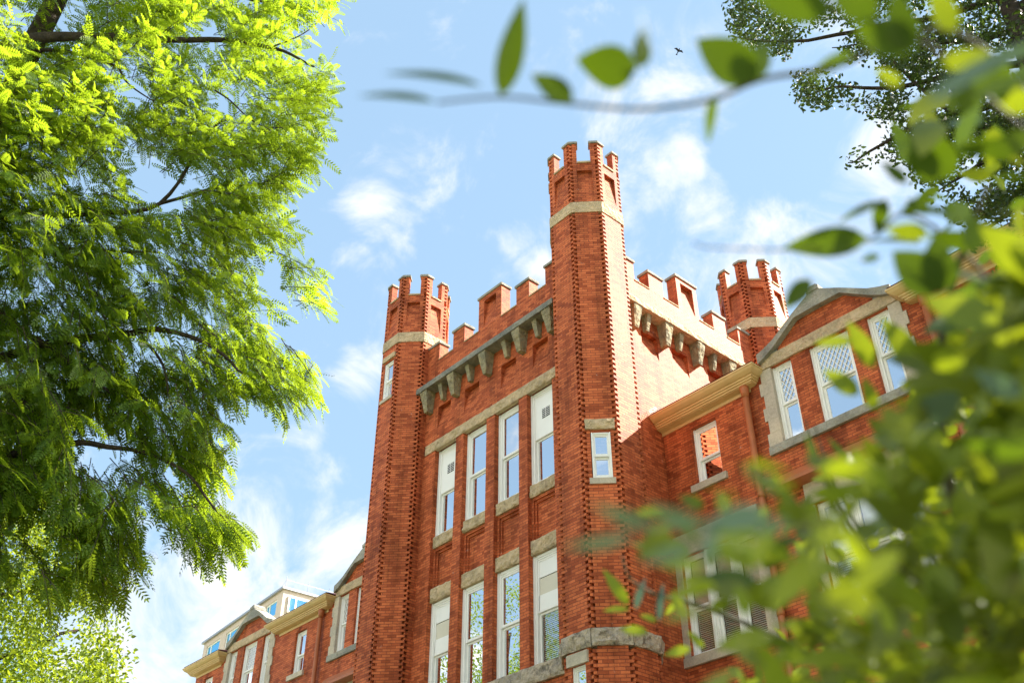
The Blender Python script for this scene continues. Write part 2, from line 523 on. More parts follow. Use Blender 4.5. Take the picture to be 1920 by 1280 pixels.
def copy_tree(o, parent, loc=None, rz=None):
    c = o.copy()
    C.objects.link(c)
    c.parent = parent
    if loc is not None:
        pl = WL.get(parent.name, (0, 0, 0))
        c.location = tuple(np.array(loc, float) - np.array(pl, float))
    if rz is not None:
        c.rotation_euler = (0, 0, rz)
    for ch in list(o.children):
        d = ch.copy()
        C.objects.link(d)
        d.parent = c
    return c


# ------------------------------------------------------------------ the ground
def build_ground():
    mb = MB()
    n = 40
    vs, fs = [], []
    for i in range(n + 1):
        for j in range(n + 1):
            vs.append((-900 + 1800 * i / n, -900 + 1800 * j / n, 0))
    for i in range(n):
        for j in range(n):
            a = i * (n + 1) + j
            fs.append((a, a + n + 1, a + n + 2, a + 1))
    mb.add(vs, fs)
    o = mb.build('ground', M['ground'])
    o['kind'] = 'structure'


build_ground()

# ------------------------------------------------------------------ the brick hall
TW, TA = 0.3741, 0.8989                    # turret half face width and apothem
TX, TY, TXL, TYB = -12.9206, 13.9304, -20.1054, 21.0
WF, WS = 13.80, -12.69                     # front wall plane (y) and side wall plane (x)
MIDF, MIDS = (TX + TXL) / 2, (TY + TYB) / 2
CO = 1 / 15                                # one brick course
hall = root('brick_hall', 'castle-like red brick hall with octagonal corner turrets, battlements and long lower wings', 'building', (-16.5, 17.5, 0))


def TF(u, d, z):
    return (u, WF + d, z)


def TS(u, d, z):
    return (WS - d, u, z)


OCT = [(-TW, -TA), (TW, -TA), (TA, -TW), (TA, TW), (TW, TA), (-TW, TA), (-TA, TW), (-TA, -TW)]


def face_slab(mb, p0, e, n, L, z0, z1, c, th, hole=None, slope=True):
    """brick skin of one turret face; hole = (u0,u1,za,zb) sunk panel or opening"""
    def P(u, d, z):
        return (p0[0] + e[0] * u - n[0] * d, p0[1] + e[1] * u - n[1] * d, z)

    def bx(u0, u1, za, zb):
        mb.hexa([P(u0, 0, za), P(u1, 0, za), P(u1, th, za), P(u0, th, za), P(u0, 0, zb), P(u1, 0, zb), P(u1, th, zb), P(u0, th, zb)])
    if hole is None:
        bx(c, L - c, z0, z1)
        return
    u0, u1, za, zb = hole
    bx(c, u0, z0, z1)
    bx(u1, L - c, z0, z1)
    if za > z0:
        bx(u0, u1, z0, za)
    if zb < z1:
        bx(u0, u1, zb, z1)
    if slope:                             # the sunk panel slopes out to the face at its foot
        mb.hexa([P(u0, 0.004, za), P(u1, 0.004, za), P(u1, th, za), P(u0, th, za), P(u0, .095, zb), P(u1, .095, zb), P(u1, th, zb), P(u0, th, zb)])


def corner_teeth(mb, V, ea, na, eb, nb, z0, z1, c=0.088, t=0.118):
    """alternating brick ends on an octagon corner, one course each way"""
    i = int(round(z0 / CO))
    while (i + 1) * CO <= z1 + 0.01:
        za, zb = i * CO, (i + 1) * CO
        if i % 2 == 0:
            a = (V[0] - ea[0] * c, V[1] - ea[1] * c); b = V; n = na
        else:
            a = V; b = (V[0] + eb[0] * c, V[1] + eb[1] * c); n = nb
        ai, bi = (a[0] - n[0] * t, a[1] - n[1] * t), (b[0] - n[0] * t, b[1] - n[1] * t)
        mb.hexa([(a[0], a[1], za), (b[0], b[1], za), (bi[0], bi[1], za), (ai[0], ai[1], za),
                 (a[0], a[1], zb), (b[0], b[1], zb), (bi[0], bi[1], zb), (ai[0], ai[1], zb)])
        i += 1


def oct_ring(cx, cy, off):
    k = (TA + off) / TA
    return [(cx + x * k, cy + y * k) for x, y in OCT]


def turret(cx, cy, slit=None, low=None, lowband=False):
    c, th = 0.088, 0.17
    V = [(cx + x, cy + y) for x, y in OCT]
    E, N, L = [], [], []
    for k in range(8):
        a, b = V[k], V[(k + 1) % 8]
        l = math.hypot(b[0] - a[0], b[1] - a[1])
        E.append(((b[0] - a[0]) / l, (b[1] - a[1]) / l))
        N.append((E[k][1], -E[k][0]))
        L.append(l)
    mb = MB()
    mb.prism(oct_ring(cx, cy, -th), 0, 20.42)
    secs = [(0.0, 18.70), (19.04, 20.42)]
    if lowband:
        secs = [(0.0, 7.92), (8.25, 18.70), (19.04, 20.42)]
    for z0, z1 in secs:
        for k in range(8):
            hole, slope = None, False
            if z0 > 19:
                hole, slope = (L[k] / 2 - .19, L[k] / 2 + .19, 19.25, 20.16), True
            for h in (slit, low):
                if h and h[0] == k and z0 < h[1] < z1:
                    hole = (L[k] / 2 - h[3], L[k] / 2 + h[3], h[1], h[2])
            face_slab(mb, V[k], E[k], N[k], L[k], z0, z1, c, th, hole, slope)
            corner_teeth(mb, V[k], E[k - 1], N[k - 1], E[k], N[k], z0 + .03, 20.42 if z1 > 20 else z1)
    t = mb.build('turret', [M['brick']], hall)
    # stone bands
    def band(z0, z1, off, rough, mat):
        b = MB()
        ro = oct_ring(cx, cy, off)
        ri = oct_ring(cx, cy, -0.12)
        for k in range(8):
            a, a2, i1, i2 = ro[k], ro[(k + 1) % 8], ri[k], ri[(k + 1) % 8]
            l = math.hypot(a2[0] - a[0], a2[1] - a[1])

            def T(x, y, z, a=a, k=k):
                return (a[0] + E[k][0] * x - N[k][0] * y, a[1] + E[k][1] * x - N[k][1] * y, z)
            bb = MB(T)
            # butt-jointed blocks, mitred on the octagon corners
            m = 0.30 * math.tan(R(22.5))

            def tp(fx, fy, fz, l=l, m=m, z0=z0):
                y = 0.30 * fy
                x = (0.002 + m * fy) + (l - .004 - 2 * m * fy) * fx
                return x, y
            bb.rock(0, l, 0, 0.30, z0, z1, rough, 0.06, 0, k * 3.1 + cx, tp)
            b.v += []
            base = len(b.v)
            b.v += bb.v
            b.f += [[base + i for i in f] for f in bb.f]
            b.m += bb.m
        sub(b, 'stone_band', [mat], t)
    band(18.70, 19.04, 0.018, 0.014, M['stone'])
    if lowband:
        band(7.92, 8.25, 0.035, 0.065, M['stone_dark'])
    # merlons on the eight corners, with cap stones, and sloped sills in the gaps
    for k in range(8):
        mm = MB()
        w, tk, z0, z1 = 0.195, 0.19, 20.42, 21.13
        ea, na, eb, nb, v = E[k - 1], N[k - 1], E[k], N[k], V[k]
        bis = ((na[0] + nb[0]), (na[1] + nb[1]))
        bl = math.hypot(*bis)
        bis = (bis[0] / bl, bis[1] / bl)
        inn = tk / math.cos(R(22.5))
        vi = (v[0] - bis[0] * inn, v[1] - bis[1] * inn)
        A = (v[0] - ea[0] * w, v[1] - ea[1] * w)
        Ac = (v[0] - ea[0] * c, v[1] - ea[1] * c)
        B = (v[0] + eb[0] * w, v[1] + eb[1] * w)
        Bc = (v[0] + eb[0] * c, v[1] + eb[1] * c)
        nk = (v[0] - bis[0] * .15, v[1] - bis[1] * .15)
        Ai = (A[0] - na[0] * tk, A[1] - na[1] * tk)
        Bi = (B[0] - nb[0] * tk, B[1] - nb[1] * tk)
        mm.prism([A, Ac, nk, vi, Ai], z0, z1)
        mm.prism([Bc, B, Bi, vi, nk], z0, z1)
        corner_teeth(mm, v, ea, na, eb, nb, z0 + .03, z1)
        o = 0.035
        cap = [(A[0] - ea[0] * o + na[0] * o, A[1] - ea[1] * o + na[1] * o),
               (v[0] + bis[0] * o * 1.08, v[1] + bis[1] * o * 1.08),
               (B[0] + eb[0] * o + nb[0] * o, B[1] + eb[1] * o + nb[1] * o),
               (Bi[0] + eb[0] * o - nb[0] * o, Bi[1] + eb[1] * o - nb[1] * o),
               (vi[0] - bis[0] * o, vi[1] - bis[1] * o),
               (Ai[0] - ea[0] * o - na[0] * o, Ai[1] - ea[1] * o - na[1] * o)]
        ctr = (sum(p[0] for p in cap) / 6, sum(p[1] for p in cap) / 6)
        mm.prism(cap, z1, z1 + .055, 1)
        top = [(ctr[0] + (p[0] - ctr[0]) * .9, ctr[1] + (p[1] - ctr[1]) * .9) for p in cap]
        mm.prism(top, z1 + .055, z1 + .085, 1)
        sub(mm, 'merlon', [M['brick'], M['stone_grey']], t)
        s = MB()
        p0, e, n, l = V[k], E[k], N[k], L[k]

        def P(u, d, z):
            return (p0[0] + e[0] * u - n[0] * d, p0[1] + e[1] * u - n[1] * d, z)
        g0, g1 = w + .004, l - w - .004
        s.hexa([P(g0, -.03, 20.42), P(g1, -.03, 20.42), P(g1, .30, 20.42), P(g0, .30, 20.42), P(g0, -.03, 20.47), P(g1, -.03, 20.47), P(g1, .30, 20.58), P(g0, .30, 20.58)])
        sub(s, 'notch_sill', [M['stone']], t)
    return t


near_turret = turret(TX, TY, slit=(1, 11.35, 12.43, .205), low=(0, 5.9, 7.66, .18), lowband=True)
left_turret = turret(TXL, TY, slit=(0, 16.95, 18.22, .225))
back_turret = turret(TX, TYB)


# ---- windows -------------------------------------------------------------
def window_mesh(w, h, meet, casing=0.085, sash=0.045, mull=None, depth=0.14):
    """double hung sash frame in local space: x centred, y into the wall, z from the sill up"""
    mb = MB()
    x0, x1 = -w / 2, w / 2
    # stepped casing
    mb.box(x0, x0 + casing * .55, 0, depth, 0, h)
    mb.box(x0 + casing * .55, x0 + casing, .022, depth, 0, h)
    mb.box(x1 - casing * .55, x1, 0, depth, 0, h)
    mb.box(x1 - casing, x1 - casing * .55, .022, depth, 0, h)
    a, b = x0 + casing, x1 - casing
    mb.box(a, b, .012, depth, h - casing * .6, h)
    mb.box(a, b, .03, depth, h - casing, h - casing * .6)
    mb.box(a, b, -.015, depth, 0, .045)
    # upper sash
    zt = h - casing
    mb.box(a, a + sash, .045, .085, meet, zt)
    mb.box(b - sash, b, .045, .085, meet, zt)
    mb.box(a + sash, b - sash, .045, .085, zt - sash, zt)
    mb.box(a + sash, b - sash, .04, .085, meet, meet + .055)
    # lower sash, one step further in
    mb.box(a, a + sash, .09, .13, .045, meet)
    mb.box(b - sash, b, .09, .13, .045, meet)
    mb.box(a + sash, b - sash, .09, .13, .045, .045 + .07)
    mb.box(a + sash, b - sash, .09, .13, meet - .05, meet - .002)
    # dark room behind
    mb.box(x0 + .01, x1 - .01, .55, .57, .01, h - .01, 1)
    mb.box(x0 + .01, x0 + .03, depth + .004, .55, .01, h - .01, 1)
    mb.box(x1 - .03, x1 - .01, depth + .004, .55, .01, h - .01, 1)
    mb.box(x0 + .03, x1 - .03, depth + .004, .55, h - .03, h - .01, 1)
    mb.box(x0 + .03, x1 - .03, depth + .004, .55, .01, .03, 1)
    return mb, (a + sash, b - sash, meet + .055, zt - sash, .045 + .07, meet - .05)


def make_window(w, h, meet, loc, rz=0.0, upper='glass', lower='glass', casing=0.085, sash=0.045, glass='glass', lower_glass=None):
    mb, (a, b, u0, u1, l0, l1) = window_mesh(w, h, meet, casing, sash)
    o = part_at(mb, 'window', [M['white'], M['dark']], hall, loc, rz)

    def pane(x0, x1, y, z0, z1, mat):
        p = MB()
        p.box(x0 - .004, x1 + .004, y, y + .006, z0 - .004, z1 + .004)
        sub(p, 'pane', [M[mat]], o)
    if upper in ('glass', 'lattice', 'shade'):
        pane(a, b, .062, u0, u1, glass)
    if upper == 'shade':
        s = MB()
        s.box(a, b, .12, .125, u0, u1)
        sub(s, 'roller_shade', [M['shade']], o)
    if upper == 'lattice':
        lt = MB()
        hh, ww = u1 - u0, b - a
        stp, r = 0.112, 0.008
        for sgn in (1, -1):
            k = -int(hh / stp) - 2
            while k * stp < ww + hh + stp:
                # line x = x0 + sgn * t * .62
                pts = []
                xs0 = k * stp
                for tt in np.linspace(0, 1, 60):
                    z = hh * tt
                    x = xs0 + (z * .62 if sgn > 0 else (ww - 0) - z * .62 - ww)
                    if 0 <= x <= ww:
                        pts.append((a + x, z + u0))
                if len(pts) >= 2:
                    p, q = pts[0], pts[-1]
                    dx, dz = q[0] - p[0], q[1] - p[1]
                    l = math.hypot(dx, dz)
                    if l > .05:
                        nx, nz = -dz / l * r, dx / l * r
                        y0, y1 = (.040, .050) if sgn > 0 else (.0505, .0605)
                        lt.hexa([(p[0] - nx, y0, p[1] - nz), (q[0] - nx, y0, q[1] - nz), (q[0] - nx, y1, q[1] - nz), (p[0] - nx, y1, p[1] - nz),
                                 (p[0] + nx, y0, p[1] + nz), (q[0] + nx, y0, q[1] + nz), (q[0] + nx, y1, q[1] + nz), (p[0] + nx, y1, p[1] + nz)])
                k += 1
        sub(lt, 'lattice', [M['white']], o)
    if upper == 'vent':
        p = MB()
        p.box(a - .02, b + .02, .05, .075, u0 - .03, u1 + .02)
        q = sub(p, 'vent_panel', [M['panel']], o)
        v = MB()
        cx = (a + b) / 2 + .03
        z0 = u0 + (u1 - u0) * .42
        v.box(cx - .13, cx + .13, .044, .049, z0, z0 + .26, 1)
        for k in range(5):
            zz = z0 + .02 + k * .05
            v.hexa([(cx - .13, .034, zz), (cx + .13, .034, zz), (cx + .13, .044, zz + .018), (cx - .13, .044, zz + .018),
                    (cx - .13, .034, zz + .010), (cx + .13, .034, zz + .010), (cx + .13, .044, zz + .026), (cx - .13, .044, zz + .026)], 0)
        v.box(cx - .003, cx + .003, .033, .045, z0, z0 + .26, 0)
        sub(v, 'vent_grille', [M['panel'], M['dark']], o)
    if upper == 'boards':
        p = MB()
        hh = u1 - u0
        p.box(a, b, .055, .075, u0 + hh * .66, u1, 0)
        p.box(a + .004, b, .062, .08, u0 + hh * .30, u0 + hh * .645, 1)
        p.box(a - .015, b + .015, .045, .07, u0 - .03, u0 + hh * .295, 0)
        sub(p, 'board', [M['panel'], M['panel_beige']], o)
    lg = lower_glass or glass
    pane(a, b, .107, l0, l1, lg)
    if lower == 'blinds':
        s = MB()
        n = int((l1 - l0) / .042)
        for k in range(n):
            z = l0 + .01 + k * .042
            s.hexa([(a, .150, z), (b, .150, z), (b, .166, z + .029), (a, .166, z + .029), (a, .148, z + .002), (b, .148, z + .002), (b, .164, z + .031), (a, .164, z + .031)])
        s.box(a, b, .145, .19, l1 - .035, l1)
        sub(s, 'blind', [M['blind']], o)
    if lower == 'shade':
        s = MB()
        s.box(a, b, .15, .155, l0, l1)
        sub(s, 'roller_shade', [M['shade']], o)
    return o


# ---- front of the tower block ---------------------------------------------
bays = [(-18.70, -17.82), (-17.51, -16.60), (-16.28, -15.39), (-15.09, -14.20)]
pan = [(-18.66, -18.11), (-17.52, -16.93), (-16.05, -15.48), (-14.85, -14.30)]
XL, XR = -19.24, -13.78


def build_front():
    mb = MB(TF)
    # skin with window bays left open, sunk panels above
    mb.walls(XL, XR, 0, 14.96, 0, 0.30, [(a, b, 8.30, 14.96) for a, b in bays])
    mb.walls(XL, XR, 15.26, 17.20, 0, 0.16, [(a, b, 15.62, 16.30) for a, b in pan])
    mb.box(XL, XR, 0.16, 0.30, 14.96, 17.20)
    for a, b in pan:
        mb.hexa([(a, .004, 15.62), (b, .004, 15.62), (b, .16, 15.62), (a, .16, 15.62), (a, .155, 16.30), (b, .155, 16.30), (b, .16, 16.30), (a, .16, 16.30)])
    # spandrels, stepped back twice
    for a, b in bays:
        mb.walls(a, b, 11.12, 12.17, .115, .16, [(a + .07, b - .07, 11.12, 12.10)])
        mb.walls(a, b, 11.12, 12.17, .16, .20, [(a + .12, b - .12, 11.12, 12.04)])
        mb.box(a, b, .20, .30, 11.12, 12.17)
        mb.box(a, b, .75, .80, 8.3, 14.96)
    mb.box(XL, XR, .30, .36, 0, 8.3)
    mb.build('wall', [M['brick']], hall)
    ln = MB(TF)
    # long rock-faced lintel course in four stones
    xs = [-19.14, -17.66, -16.44, -15.24, -13.84]
    for i, (a, b) in enumerate(zip(xs, xs[1:])):
        ln.rock(a + .003, b - .003, -.012, 0.108, 14.965, 15.255, .038, .04, 0, i * 7.7)
    ln.build('lintel_course', [M['stone']], hall)
    for i, (a, b) in enumerate(bays):
        st = MB(TF)
        st.rock(a + .003, b - .003, .07, .30, 12.175, 12.475, .045, .04, 0, i * 3.3 + 20)
        st.build('sill', [M['stone']], hall)
        st = MB(TF)
        st.rock(a + .003, b - .003, .07, .30, 10.77, 11.115, .045, .04, 0, i * 5.3 + 40)
        st.build('lintel', [M['stone']], hall)
    st = MB(TF)
    xs = [-19.2, -17.9, -16.7, -15.3, -13.9]
    for i, (a, b) in enumerate(zip(xs, xs[1:])):
        st.rock(a + .003, b - .003, -.07, .29, 7.93, 8.295, .045, .06, 0, i * 4.1 + 60)
    st.build('sill_course', [M['stone_dark']], hall)
    kinds_up = ['vent', 'glass', 'glass', 'vent']
    kinds_lo = [('boards', 'glass'), ('glass', 'glass'), ('glass', 'glass'), ('boards', 'blinds')]
    for (a, b), ku, kl in zip(bays, kinds_up, kinds_lo):
        w = b - a - .006
        make_window(w, 2.475, 1.20, ((a + b) / 2, WF + .13, 12.48), 0, ku, 'glass', .10)
        make_window(w, 2.46, 1.18, ((a + b) / 2, WF + .13, 8.30), 0, kl[0], kl[1], .10, lower_glass='glass_clear' if kl[1] == 'blinds' else 'glass')


build_front()


def build_side():
    mb = MB(TS)
    u0, u1 = 14.2, 21.8
    ps = [(15.42, 16.02), (16.55, 17.16), (17.95, 18.52), (19.08, 19.66)]
    mb.walls(u0, u1, 0, 17.20, 0, .15, [(a, b, 15.72, 16.38) for a, b in ps])
    for a, b in ps:
        mb.hexa([(a, .004, 15.72), (b, .004, 15.72), (b, .15, 15.72), (a, .15, 15.72), (a, .145, 16.38), (b, .145, 16.38), (b, .15, 16.38), (a, .15, 16.38)])
    mb.box(u0, u1, .15, .30, 0, 17.20)
    mb.build('wall', [M['brick']], hall)
    bk = MB()
    bk.box(TXL - .7, WS - .31, 14.6, 21.6, 0, 17.3)
    bk.box(TXL - .78, TXL - .72, 14.0, 21.5, 0, 17.9)
    bk.build('rear_wall', [M['brick']], hall)
    rf = MB()
    rf.box(TXL - .7, WS - .31, 14.32, 21.6, 17.304, 17.36)
    rf.build('roof', [M['flatroof']], hall)


build_side()


def parapet(T, mid, lo, hi, u0, u1, proj, cz, corb_big, corb_small, cstone):
    """battlement, stone cornice and its brackets on one face"""
    th = 0.31
    mb = MB(T)
    d0 = -.022
    mb.box(u0, u1, d0, d0 + th, 17.20, 17.89)
    p = mb.build('parapet', [M['brick']], hall)
    for a, b in ((mid - lo[2], mid - lo[1]), (mid - lo[0], mid - hi), (mid + hi, mid + lo[0]), (mid + lo[1], mid + lo[2])):
        sl = MB(T)
        sl.hexa([(a + .003, d0 - .02, 17.892), (b - .003, d0 - .02, 17.892), (b - .003, d0 + th + .02, 17.892), (a + .003, d0 + th + .02, 17.892),
                 (a + .003, d0 - .02, 17.925), (b - .003, d0 - .02, 17.925), (b - .003, d0 + th + .02, 17.95), (a + .003, d0 + th + .02, 17.95)])
        sub(sl, 'notch_sill', [M['stone']], p)

    def merlon(a, b, z1, panel):
        mm = MB(T)
        if panel:
            x0, x1 = (a + b) / 2 - .25, (a + b) / 2 + .25
            mm.walls(a, b, 17.892, z1, d0, d0 + .15, [(x0, x1, 17.93, z1 - .14)])
            mm.hexa([(x0, d0 + .004, 17.93), (x1, d0 + .004, 17.93), (x1, d0 + .15, 17.93), (x0, d0 + .15, 17.93),
                     (x0, d0 + .145, z1 - .14), (x1, d0 + .145, z1 - .14), (x1, d0 + .15, z1 - .14), (x0, d0 + .15, z1 - .14)])
            mm.box(a, b, d0 + .15, d0 + th, 17.892, z1)
        else:
            mm.box(a, b, d0, d0 + th, 17.892, z1)
        o = .035
        mm.box(a - o, b + o, d0 - o, d0 + th + o, z1 + .001, z1 + .075, 1)
        mm.frustum((a - o + .01, b + o - .01, d0 - o + .01, d0 + th + o - .01, z1 + .075), (a + .02, b - .02, d0 + .03, d0 + th - .03, z1 + .105), 1)
        part_at(mm, 'merlon', [M['brick'], M['stone_grey']], hall, (0, 0, 0))
    merlon(u0 + .02, mid - lo[2], 18.47, False)
    merlon(mid - lo[1], mid - lo[0], 18.47, False)
    merlon(mid - hi, mid + hi, 18.98, True)
    merlon(mid + lo[0], mid + lo[1], 18.47, False)
    merlon(mid + lo[2], u1 - .02, 18.47, False)
    # cornice in long stones
    cn = MB(T)
    n = 5
    for i in range(n):
        a, b = u0 + (u1 - u0) * i / n, u0 + (u1 - u0) * (i + 1) / n
        cn.rock(a + .002, b - .002, -proj, -.003, cz, cz + .165, .016, .05, 0, i * 2.9 + proj * 50)
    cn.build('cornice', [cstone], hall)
    for c in corb_big:
        def tp(fx, fy, fz, c=c):
            w = .066 + (.150 - .066) * fz
            d = .19 + (proj - .035 - .19) * fz
            return c - w + 2 * w * fx, -.003 - d * (1 - fy)
        b = MB(T)
        b.rock(0, .3, 0, .3, cz - .63, cz - .004, .03, .05, 0, c * 3, tp)
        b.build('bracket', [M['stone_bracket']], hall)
    for c in corb_small:
        def tp(fx, fy, fz, c=c):
            w = .05 + (.078 - .05) * fz
            d = .11 + (.22 - .11) * fz
            return c - w + 2 * w * fx, -.003 - d * (1 - fy)
        b = MB(T)
        b.rock(0, .2, 0, .2, cz - .46, cz - .004, .016, .045, 0, c * 5, tp)
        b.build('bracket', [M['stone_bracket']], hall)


parapet(TF, MIDF, (1.08, 1.58, 2.20), .475, XL - .02, XR + .02, .35, 16.83, [-18.97, -17.80, -16.48, -15.16, -14.04], [-18.37, -17.20, -15.74, -14.57], M['stone_cornice'])
parapet(TS, MIDS, (1.02, 1.57, 2.13), .42, 14.55, 20.4, .335, 16.80, [15.05, 16.20, 17.43, 18.72, 19.9], [15.55, 16.77, 18.10, 19.3], M['stone'])


# ---- slit windows on the turrets -------------------------------------------
def slit_trim(loc, rz, w, z0, z1, hz, sz, lw, rock_amp):
    s = MB()
    s.rock(-lw, lw, -.045, .10, z1 + .06, z1 + .06 + hz, rock_amp, .05, 0, 3.1)
    part_at(s, 'lintel', [M['stone']], hall, loc, rz)
    s = MB()
    s.box(-w - .06, w + .06, -.035, .095, z0 - sz, z0)
    part_at(s, 'sill', [M['limestone']], hall, loc, rz)


h2 = math.sqrt(.5)
dg = (TW + TA) / 2
make_window(.40, 1.07, .52, (TX + dg - h2 * .02 * -1 - .0, TY - dg + .0, 11.353), R(45), 'glass', 'glass', .05, .03)
slit_trim((TX + dg, TY - dg, 0), R(45), .205, 11.35, 12.43, .24, .13, .31, .035)
make_window(.44, 1.26, .62, (TXL, TY - TA + .03, 16.955), 0, 'glass', 'glass', .05, .03)
slit_trim((TXL, TY - TA, 0), 0, .225, 16.95, 18.2, .16, .10, .29, .01)
make_window(.35, 1.75, .85, (TX, TY - TA + .03, 5.905), 0, 'glass', 'glass', .05, .03)
s = MB()
s.box(-.27, .27, -.05, .09, 7.662, 7.88)
part_at(s, 'lintel', [M['limestone']], hall, (TX, TY - TA, 0))


# ---- wings -------------------------------------------------------------------
def sweep_eave(path, wall_y, name='eave_cornice'):
    """moulded eave along the wall from x0 to x1; end = which ends return to the wall"""
    prof = [(0.0, 13.50), (0.02, 13.50), (0.02, 13.58), (.17, 13.60), (.17, 13.615), (.20, 13.615), (.20, 13.655), (.235, 13.655), (.235, 13.69), (.27, 13.70), (.27, 13.735),
            (.31, 13.745), (.34, 13.765), (.385, 13.80), (.415, 13.85), (.43, 13.85), (.43, 13.885), (0.0, 13.93)]
    x0, x1, r0, r1 = path
    mb = MB()
    rows = []
    rows_p = []
    if r0:
        rows_p.append(lambda o: (x0 - o, wall_y + .02))
        rows_p.append(lambda o: (x0 - o, wall_y - o))
    else:
        rows_p.append(lambda o: (x0, wall_y - o))
    if r1:
        rows_p.append(lambda o: (x1 + o, wall_y - o))
        rows_p.append(lambda o: (x1 + o, wall_y + .02))
    else:
        rows_p.append(lambda o: (x1, wall_y - o))
    n = len(prof)
    vs = []
    for f in rows_p:
        for o, z in prof:
            x, y = f(o)
            vs.append((x, y, z))
    fs = []
    for i in range(len(rows_p) - 1):
        for j in range(n):
            k = (j + 1) % n
            fs.append((i * n + j, (i + 1) * n + j, (i + 1) * n + k, i * n + k))
    fs.append(tuple(range(n)))
    fs.append(tuple(range((len(rows_p) - 1) * n, len(rows_p) * n))[::-1])
    mb.add(vs, fs)
    # lead-covered joints where the lengths of moulding meet
    nj = max(1, int((x1 - x0) / 1.25))
    for i in range(1, nj):
        xj = x0 + (x1 - x0) * i / nj
        mb.box(xj - .004, xj + .004, wall_y - .434, wall_y - .40, 13.82, 13.889)
        mb.box(xj - .003, xj + .003, wall_y - .173, wall_y - .02, 13.574, 13.60)
    e = mb.build(name, [M['eave']], hall)
    rf = MB()
    rx0, rx1 = x0 - (.40 if r0 else 0), x1 + (.40 if r1 else 0)
    rf.hexa([(rx0, wall_y - .40, 13.935), (rx1, wall_y - .40, 13.935), (rx1, wall_y + .3, 13.935), (rx0, wall_y + .3, 13.935),
             (rx0 + .1, wall_y - .36, 13.965), (rx1 - .1, wall_y - .36, 13.965), (rx1 - .25, wall_y + .3, 14.12), (rx0 + .25, wall_y + .3, 14.12)])
    sub(rf, 'eave_tiles', [M['roof']], e)


def gable(xc, wy, tri_window=True):
    """stone-coped gable with three lattice windows below it"""
    g = MB()
    g.add([(xc - 1.16, wy, 14.12), (xc + 1.16, wy, 14.12), (xc + 1.16, wy, 14.28), (xc + .57, wy, 14.68), (xc - .57, wy, 14.68), (xc - 1.16, wy, 14.28),
           (xc - 1.16, wy + .3, 14.12), (xc + 1.16, wy + .3, 14.12), (xc + 1.16, wy + .3, 14.28), (xc + .57, wy + .3, 14.68), (xc - .57, wy + .3, 14.68), (xc - 1.16, wy + .3, 14.28)],
          [(0, 1, 2, 3, 4, 5), (11, 10, 9, 8, 7, 6), (0, 6, 7, 1)])
    gb = g.build('gable', [M['brick']], hall)
    cp = MB()
    # plain upstand blocks at each foot, then the swept coping
    lowr = [(-1.62, 13.97), (-1.40, 14.06), (-1.16, 14.20), (-.57, 14.62), (0, 14.63), (.57, 14.62), (1.16, 14.20), (1.40, 14.06), (1.62, 13.97)]
    uppr = [(-1.62, 14.20), (-1.42, 14.26), (-1.16, 14.37), (-.59, 14.74), (0, 15.07), (.59, 14.74), (1.16, 14.37), (1.42, 14.26), (1.62, 14.20)]
    cp.xz_strip([(xc + a, b) for a, b in lowr], [(xc + a, b) for a, b in uppr], wy - .15, wy + .35)
    cp.box(xc - .15, xc + .15, wy - .17, wy + .30, 15.0, 15.10)
    cp.frustum((xc - .13, xc + .13, wy - .155, wy + .28, 15.10), (xc - .085, xc + .085, wy - .13, wy + .25, 15.17))
    for s in (-1, 1):
        cp.box(xc + min(s * 1.17, s * 1.62), xc + max(s * 1.17, s * 1.62), wy - .04, wy + .25, 14.124, 14.16)
    sub(cp, 'coping', [M['stone_grey']], gb)
    rf = MB()
    pr = [(-1.5, 14.05), (-1.1, 14.25), (-.55, 14.6), (0, 14.9), (.55, 14.6), (1.1, 14.25), (1.5, 14.05)]
    rf.xz_strip([(xc + a, 13.6) for a, b in pr], [(xc + a, b) for a, b in pr], wy + .36, wy + 4.0)
    sub(rf, 'roof', [M['roof']], gb)
    ln = MB()
    ln.T = lambda x, y, z: (x, wy + y, z)
    for i, (a, b) in enumerate(((-1.62, -.5), (-.5, .62), (.62, 1.62))):
        ln.rock(xc + a + .002, xc + b - .002, -.05, .28, 13.84, 14.116, .014, .07, 0, i * 3 + xc)
    ln.build('lintel_course', [M['stone']], hall)
    for s in (-1, 1):
        q = MB()
        z = 11.99
        i = 0
        while z < 13.80:
            zz = min(z + .31, 13.835)
            wq = .33 if i % 2 == 0 else .26
            a, b = sorted((xc + s * 1.416, xc + s * (1.42 + wq)))
            q.box(a, b, wy - .03, wy + .25, z + .002, zz - .002)
            z = zz
            i += 1
        q.build('quoin', [M['limestone']], hall)
    sl = MB()
    sl.T = lambda x, y, z: (x, wy + y, z)
    sl.rock(xc - 1.75, xc + 1.72, -.07, .25, 11.80, 11.985, .012, .08, 0, xc)
    sl.build('sill', [M['stone_grey']], hall)
    for a, b in ((-1.42, -.91), (-.47, .47), (.90, 1.42)):
        make_window(b - a, 1.845, .90, (xc + (a + b) / 2, wy + .07, 11.99), 0, 'lattice', 'glass', .075)
    hd = MB()
    hd.frustum((xc - 1.75, xc + 1.75, wy - .34, wy - .003, 10.98), (xc - 1.6, xc + 1.6, wy - .06, wy - .003, 11.28))
    hd.box(xc - 1.78, xc + 1.78, wy - .37, wy - .003, 10.90, 10.976)
    hd.build('copper_hood', [M['copper']], hall)


def downpipe(x, wy, z1):
    p = MB()
    y = wy - .13
    p.tube([(x, y, 0.05), (x, y, z1)], .070, 14)
    for z in np.arange(1.2, z1, 2.45):
        p.tube([(x, y, z - .05), (x, y, z + .05)], .080, 14)
        p.box(x - .02, x + .02, y + .08, wy - .002, z - .03, z + .03)
    p.tube([(x, y, z1 - .30), (x, y, z1 - .12), (x, y, z1 - .02)], [.075, .098, .102], 14)
    p.build('downpipe', [M['copper']], hall, smooth=True)


